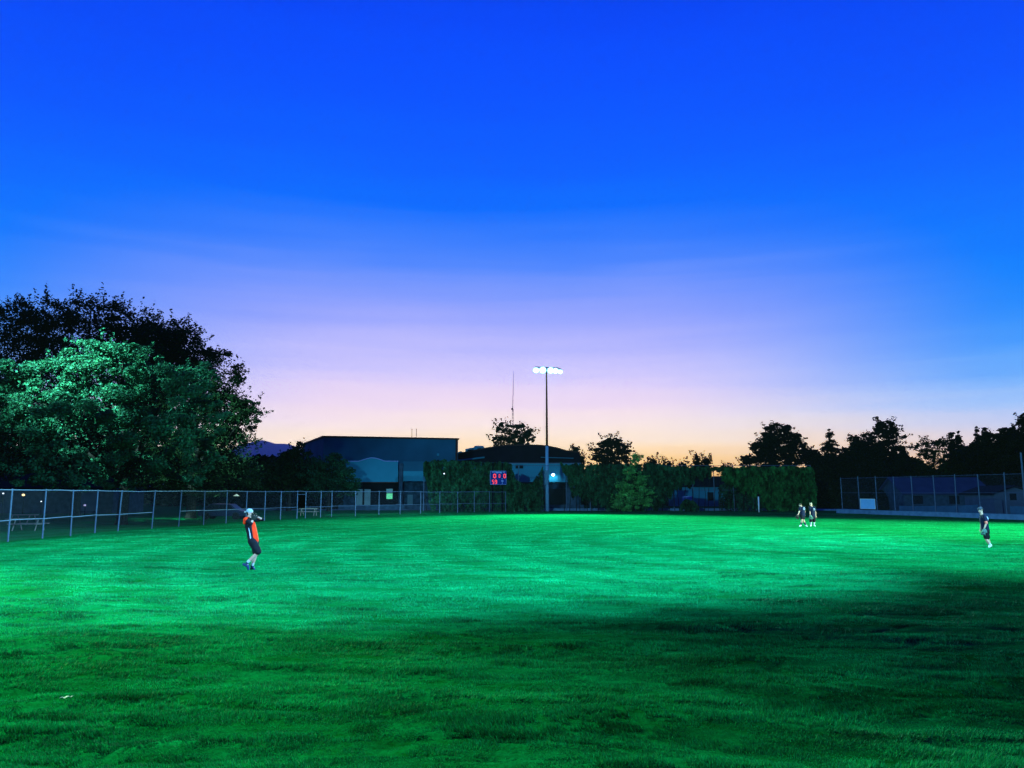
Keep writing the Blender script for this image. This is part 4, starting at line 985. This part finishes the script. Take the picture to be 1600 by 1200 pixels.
def head(b, c, f, up=(0,0,1), sc=1.0):
    """skull, jaw, nose, ears, brow; c centre, f facing"""
    f = Vector(f).normalized(); up = Vector(up); up = (up-f*up.dot(f)).normalized(); s = f.cross(up)
    c = Vector(c); P = lambda a, b_, d: c+(f*a+s*b_+up*d)*sc
    capsule(b, P(-.022,0,.03), P(.012,0,.028), .088*sc, .086*sc, wide=s, wf=.86)
    capsule(b, P(.02,0,-.02), P(.048,0,-.07), .068*sc, .040*sc, wide=s, wf=.92)
    capsule(b, P(-.01,0,-.03), P(.035,0,-.055), .070*sc, .052*sc, wide=s, wf=.95)
    capsule(b, P(.088,0,.008), P(.110,0,-.018), .010*sc, .014*sc, n=8, capr=2)
    capsule(b, P(.078,-.03,.028), P(.078,.03,.028), .014*sc, .014*sc, n=8, capr=2)
    capsule(b, P(.084,-.018,-.048), P(.084,.018,-.048), .009*sc, .009*sc, n=8, capr=2)
    capsule(b, P(.075,0,-.088), P(.078,0,-.086), .018*sc, .018*sc, n=8, capr=2)
    for q in (-1, 1): capsule(b, P(-.012,q*.076,.012), P(-.016,q*.080,-.022), .016*sc, .011*sc, n=8, capr=2, wide=f, wf=1.2)
    return P
def person(pos, J, label, face, up=(0,0,1), hair='haird', cap=None, capback=False, jersey='navy', shorts='black', sock='sockw', shoe='shoew', sockh=.9, vox=.006,
           torso_w=(0,1,0), sleeve=.35, hands=(.4,.4), number=None, stripe=False, undersleeve=None):
    root = empty('person', pos, label, 'person'); O = Vector(pos)
    g = {k: O+Vector(v) for k, v in J.items() if k != 'shortlen'}
    TW = Vector(torso_w)
    b = MB()
    chain(b, [g['pelvis'], g['belly'], g['chest']], [.125, .118, .135], wide=TW, wf=1.28)
    capsule(b, g['chest'], (g['shL']+g['shR'])/2+Vector((0,0,-.01)), .13, .085, wide=TW, wf=1.35)
    capsule(b, g['shL'], g['shR'], .062, .062)
    capsule(b, g['neck']-Vector((0,0,.04)), g['head']-Vector(face)*.02-Vector((0,0,.05)), .062, .056)
    for s in 'LR':
        chain(b, [g['sh'+s], g['el'+s]], [.058, .042]); chain(b, [g['el'+s], g['el'+s].lerp(g['wr'+s], .35), g['wr'+s]], [.042, .041, .027])
        chain(b, [g['hip'+s], g['hip'+s].lerp(g['kn'+s], .5), g['kn'+s]], [.092, .078, .056]); chain(b, [g['kn'+s], g['kn'+s].lerp(g['an'+s], .35), g['an'+s]], [.055, .060, .037])
        fd = (g['to'+s]-g['an'+s]); capsule(b, g['an'+s]+fd*.05, g['to'+s], .036, .030)
        hd = (g['wr'+s]-g['el'+s]).normalized(); capsule(b, g['wr'+s]-hd*.02, g['wr'+s]+hd*.03, .026, .025)
        nr_ = J.get('pn'+s, (0,-1,0)); hand(b, g['wr'+s], g.get('hd'+s, g['wr'+s]+hd)-g['wr'+s] if ('hd'+s) in J else hd, nr_, 1 if s == 'R' else -1, hands[0] if s == 'L' else hands[1])
    P = head(b, g['head'], face, up)
    o = b.build('body', M['skin'], root, recalc=False); remesh(o, vox, 3)
    for q in (-1, 1):
        e = MB(); e.ball(P(.080, q*.031, .010), .012, 8, 6); e.build('eye', M['eye'], root, smooth=True)
    # hair / cap
    b = MB(); capsule(b, P(-.035,0,.035), P(-.008,0,.045), .094, .088, wide=Vector(face).cross(Vector(up)), wf=.90); capsule(b, P(-.055,0,-.02), P(-.045,0,.01), .062, .078, wide=Vector(face).cross(Vector(up)), wf=1.05)
    o = b.build('hair', M[hair], root, recalc=False); remesh(o, .008, 3)
    if cap:
        b = MB(); sgn = -1 if capback else 1; w_ = Vector(face).cross(Vector(up))
        capsule(b, P(-.022,0,.058), P(.006,0,.056), .098, .094, wide=w_, wf=.90)
        o = b.build('cap', M[cap], root, recalc=False); remesh(o, .008, 2)
        b = MB(); c0 = P(sgn*.07,0,.052); c1 = P(sgn*.150,0,.040); up_ = Vector(up)
        ring = []
        for i in range(9):
            an = -math.pi/2+math.pi*i/8; ring.append(c0+(c1-c0)*math.cos(an)+w_.normalized()*math.sin(an)*.075)
        b.prism(ring, up_*.008); b.build('cap_brim', M[cap], root)
    # jersey
    b = MB(); T = g['pelvis']+(g['pelvis']-g['belly'])*.25
    chain(b, [T, g['belly'], g['chest']], [.155, .150, .160], wide=TW, wf=1.24)
    capsule(b, g['chest'], (g['shL']+g['shR'])/2-Vector((0,0,.01)), .155, .098, wide=TW, wf=1.40); capsule(b, g['shL'], g['shR'], .078, .078)
    for s in 'LR': capsule(b, g['sh'+s], g['sh'+s].lerp(g['el'+s], sleeve+.3), .080, .072)
    o = b.build('jersey', M[jersey], root, recalc=False); remesh(o, .011, 3)
    # shorts
    b = MB(); capsule(b, g['pelvis'], (g['hipL']+g['hipR'])/2, .150, .150, wide=TW, wf=1.18)
    for s in 'LR':
        kk = g['hip'+s].lerp(g['kn'+s], J.get('shortlen', .88)); chain(b, [g['hip'+s], g['hip'+s].lerp(kk, .6), kk], [.135, .126, .114])
    o = b.build('shorts', M[shorts], root, recalc=False); remesh(o, .011, 3)
    # socks and shoes
    for s in 'LR':
        a, k_ = g['an'+s], g['kn'+s]
        if sock:
            b = MB(); k2 = a.lerp(k_, sockh); chain(b, [a, a.lerp(k2, .6), k2], [.044, .064 if sockh > .5 else .048, .060 if sockh > .5 else .05]); o = b.build('sock', M[sock], root, recalc=False); remesh(o, .009, 2)
        b = MB(); fd = (g['to'+s]-a).normalized(); heel = a-fd*.05+Vector((0,0,-.035)) if 'heel'+s not in J else g['heel'+s]
        capsule(b, heel, a.lerp(g['to'+s], .55)+Vector((0,0,.0)), .043, .046); capsule(b, a.lerp(g['to'+s], .5), g['to'+s], .046, .036); capsule(b, a, a+fd*.03, .050, .045)
        o = b.build('shoe', M[shoe], root, recalc=False); remesh(o, .008, 2)
    if undersleeve:
        for s in 'LR':
            b = MB(); chain(b, [g['sh'+s].lerp(g['el'+s], .35), g['el'+s], g['el'+s].lerp(g['wr'+s], .12)], [.066, .052, .048]); o = b.build('sleeve', M[undersleeve], root, recalc=False); remesh(o, .009, 2)
    return root, g, P, O
def glove(p, d, m, lab, sc=1.0):
    """baseball glove: five padded fingers and web"""
    p = Vector(p); d = Vector(d).normalized(); s = d.cross(Vector((0,0,1)) if abs(d.z) < .9 else Vector((0,1,0))).normalized(); n_ = d.cross(s)
    b = MB(); capsule(b, p, p+d*.10*sc, .05*sc, .065*sc, wide=s, wf=1.5)
    for i in range(4):
        o_ = (i-1.2)*.042*sc; q = p+d*.10*sc+s*o_; q2 = q+(d+s*(i-1.5)*.12).normalized()*.10*sc; q3 = q2+(d*.7+n_*.7)*.05*sc; chain(b, [q, q2, q3], [.026*sc, .024*sc, .018*sc], n=8)
    q = p+d*.03*sc-s*.085*sc; q2 = q+(d-s*.5).normalized()*.11*sc; chain(b, [q, q2], [.03*sc, .024*sc], n=8)
    capsule(b, p+d*.13*sc-s*.07*sc, p+d*.19*sc-s*.05*sc, .02*sc, .018*sc, wide=s, wf=2.0)
    o = b.build('baseball_glove', m, None, recalc=False); remesh(o, .009, 2)
    # origin near the glove
    for v in o.data.vertices: v.co = Vector(v.co)-p
    o.location = p; return tag(o, lab, 'baseball glove')
# player in orange, raising both arms before the face
D1 = gnd(389, 889.5); k1 = D1.y/F/10*1.012
def c1(cx, cy, y=0): return ((cx-490)*k1, y, (1104-cy)*k1)
J1 = dict(pelvis=c1(528,648), belly=c1(506,545), chest=c1(474,430), shR=c1(446,352,-.17), shL=c1(470,348,.17), neck=c1(462,325), head=c1(470,252),
          elR=c1(530,408,-.24), wrR=c1(552,322,-.16), elL=c1(635,352,.20), wrL=c1(560,306,.08),
          hipR=c1(532,665,-.10), hipL=c1(540,665,.10), knR=c1(640,835,-.12), anR=c1(478,985,-.13), toR=c1(502,1080,-.14), heelR=c1(428,1008,-.13),
          knL=c1(572,850,.10), anL=c1(520,1045,.09), toL=c1(560,1085,.06), heelL=c1(508,1085,.10), pnR=(1,0,0), pnL=(0,-1,0), shortlen=.90)
pos1 = (D1.x, D1.y, gh(D1.x, D1.y))
rt, g, P, O = person(pos1, J1, 'player in an orange jersey and black shorts raising both arms before the face', (1,-.10,.12), hair='haird', cap='capl', jersey='black', shorts='black', sock='sockw', sockh=.2, shoe='shoeb', vox=.0055,
                     undersleeve='black', capback=True)
# jersey panels: orange front and shoulder yoke, white side stripe
b = MB(); chain(b, [g['pelvis']+Vector((.065,0,-.02)), g['belly']+Vector((.065,0,0)), g['chest']+Vector((.06,0,.02))], [.118, .112, .110], wide=(0,1,0), wf=1.42)
o = b.build('jersey_front', M['orange'], rt, recalc=False); remesh(o, .011, 3)
b = MB(); capsule(b, g['shR']+Vector((-.015,-.01,.012)), g['shR'].lerp(g['shL'], .9)+Vector((-.015,0,.012)), .082, .082); capsule(b, g['shR']+Vector((-.03,-.01,0)), g['shR']+Vector((-.045,-.02,-.09)), .07, .05)
o = b.build('jersey_yoke', M['orange'], rt, recalc=False); remesh(o, .011, 3)
b = MB(); chain(b, [g['pelvis']+Vector((.0,-.185,-.0)), g['belly']+Vector((.0,-.178,0)), g['chest']+Vector((.01,-.18,-.02))], [.02, .018, .013]); o = b.build('side_stripe', M['stripe'], rt, recalc=False); remesh(o, .007, 2)
glove(g['wrR']+Vector((-.01,-.03,-.04)), (.2,.1,1), M['glove'], 'black baseball glove held up to the chin by the player in orange', .85)

# two players strolling side by side, backs half turned
D2 = gnd(1255, 823.3); k2 = D2.y/F/20*1.012
def c2(cx, cy, y=0): return ((cx-510)*k2, y, (1062-cy)*k2)
J2 = dict(pelvis=c2(508,700), belly=c2(510,620), chest=c2(515,530), shL=c2(445,478,-.02), shR=c2(565,485,.04), neck=c2(495,455), head=c2(458,418),
          elL=c2(405,600,-.06), wrL=c2(355,700,-.10), elR=c2(590,600,.05), wrR=c2(572,690,.02),
          hipL=c2(480,720,-.02), hipR=c2(535,720,.04), knL=c2(470,870,-.08), anL=c2(432,1015,-.02), toL=c2(385,1045,-.10), knR=c2(540,870,.06), anR=c2(600,1015,.06), toR=c2(628,1050,-.02), pnL=(0,-1,0), pnR=(0,-1,0), shortlen=.55)
rt2, g2, P2_, _ = person((D2.x, D2.y, gh(D2.x, D2.y)), J2, 'bare-headed player in black looking down with a glove hanging from one hand', (-.75,-.25,-.45), hair='haird', jersey='navy', shorts='black', sock='capd', sockh=.55, shoe='shoew', vox=.009, torso_w=(1,.1,0))
def number(g, rt, off, w, h, m='stripe'):
    c = g['chest']+Vector(off); b = MB(); n = 14; ring = [c+Vector((w*math.cos(2*math.pi*i/n), -.004, h*math.sin(2*math.pi*i/n))) for i in range(n+1)]
    b.tube(ring, .022, 8, cap=False); b.build('back_number', M[m], rt, smooth=True)
number(g2, rt2, (.055,-.135,.03), .045, .085)
glove(g2['wrL']+Vector((-.02,-.01,-.06)), (-.3,0,-1), M['glove'], 'black baseball glove hanging from the hand of the player looking down', 1.0)
D3 = gnd(1269.5, 822.6); k3 = D3.y/F/20*1.012
def c3(cx, cy, y=0): return ((cx-790)*k3, y, (1045-cy)*k3)
J3 = dict(pelvis=c3(805,720), belly=c3(808,630), chest=c3(815,540), shL=c3(735,475,0), shR=c3(880,475,.02), neck=c3(800,445), head=c3(772,385),
          elL=c3(728,600,-.04), wrL=c3(722,700,-.10), elR=c3(908,605,.03), wrR=c3(902,720,-.02),
          hipL=c3(770,740,-.02), hipR=c3(845,740,.02), knL=c3(745,880,-.03), anL=c3(745,1005,0), toL=c3(715,1035,-.12), knR=c3(850,880,.02), anR=c3(848,1010,.04), toR=c3(862,1036,-.10), pnL=(0,-1,0), pnR=(0,-1,0), shortlen=1.0)
rt3, g3, P3_, _ = person((D3.x, D3.y, gh(D3.x, D3.y)), J3, 'fair-haired player in black long shorts and white socks walking beside a team-mate', (-.75,-.6,-.05), hair='hairw', jersey='navy', shorts='black', sock='sockw', sockh=.95, shoe='shoew', vox=.009, torso_w=(1,.1,0))
number(g3, rt3, (.07,-.135,.03), .045, .075)
glove(g3['wrL']+Vector((.0,-.05,-.05)), (.3,0,-1), M['gloveg'], 'green-grey baseball glove held low by the fair-haired player', 1.1)
# player at the right, cap on, leaning forward
D4 = gnd(1547, 855.5); k4 = D4.y/F/13.33*1.012
def c4(cx, cy, y=0): return ((cx-505)*k4, y, (1010-cy)*k4)
J4 = dict(pelvis=c4(440,660), belly=c4(428,560), chest=c4(415,450), shR=c4(392,372,-.17), shL=c4(430,372,.17), neck=c4(388,330), head=c4(370,262),
          elR=c4(410,520,-.22), wrR=c4(362,635,-.20), elL=c4(425,520,.22), wrL=c4(380,640,.15),
          hipR=c4(430,690,-.10), hipL=c4(455,690,.10), knR=c4(405,835,-.12), anR=c4(482,965,-.12), toR=c4(452,995,-.13), knL=c4(500,845,.08), anL=c4(532,965,.08), toL=c4(505,998,.08), pnR=(-1,0,0), pnL=(-1,0,0), shortlen=.72)
rt4, g4, P4_, _ = person((D4.x, D4.y, gh(D4.x, D4.y)), J4, 'capped player in dark jersey and shorts stepping left near the concrete wall', (-1,-.15,-.25), hair='haird', cap='capd', jersey='navy', shorts='black', sock='sockw', sockh=.45, shoe='shoew', vox=.008)
b = MB(); capsule(b, g4['shR'].lerp(g4['elR'], .62), g4['elR'], .070, .055); o = b.build('sleeve_cuff', M['red'], rt4, recalc=False); remesh(o, .009, 2)
c = g4['chest']+Vector((.155,-.06,.03)); b = MB(); b.tube([c+Vector((-.02,0,-.1)), c+Vector((-.01,0,0)), c+Vector((-.04,0,.1))], [.03,.05,.03], 10); b.build('back_number', M['stripe'], rt4, smooth=True)
glove(g4['wrR']+Vector((-.0,-.02,-.03)), (-.5,-.2,-1), M['gloveg'], 'green-grey baseball glove on the hand of the capped player', 1.05)

# crumpled paper on the grass
p = gnd(103, 1099); b = MB(); n = 9; hz_ = gh(p.x, p.y)
vs = []
for j in range(4):
    for i in range(n): vs.append((p.x-.065+.13*i/(n-1)+random.uniform(-.006,.006), p.y-.03+.02*j+.01*math.sin(i), hz_+.065+.007*math.sin(i*1.3+j)+.02*(i/n)+random.uniform(0,.008)))
fs = [(j*n+i, j*n+i+1, (j+1)*n+i+1, (j+1)*n+i) for j in range(3) for i in range(n-1)]
b.poly(vs, fs); o = b.build('paper_scrap', M['paper'], None); tag(o, 'crumpled white scrap of paper lying in the grass at lower left', 'litter')
sm = o.modifiers.new('solid', 'SOLIDIFY'); sm.thickness = .003

# ------------------------------------------------------------------ air between here and the mountain
hb = MB(); hb.box((0, 37500, 2119), (160000, 77000, 4244)); 
hm = bpy.data.materials.new('air'); hm.use_nodes = True; ht = hm.node_tree; ht.nodes.remove(ht.nodes['Principled BSDF'])
pv = ht.nodes.new('ShaderNodeVolumePrincipled'); pv.inputs['Color'].default_value = (.92,.95,1,1); pv.inputs['Density'].default_value = HD
ht.links.new(pv.outputs[0], ht.nodes['Material Output'].inputs['Volume'])
o = hb.build('haze', hm); tag(o, kind='stuff')
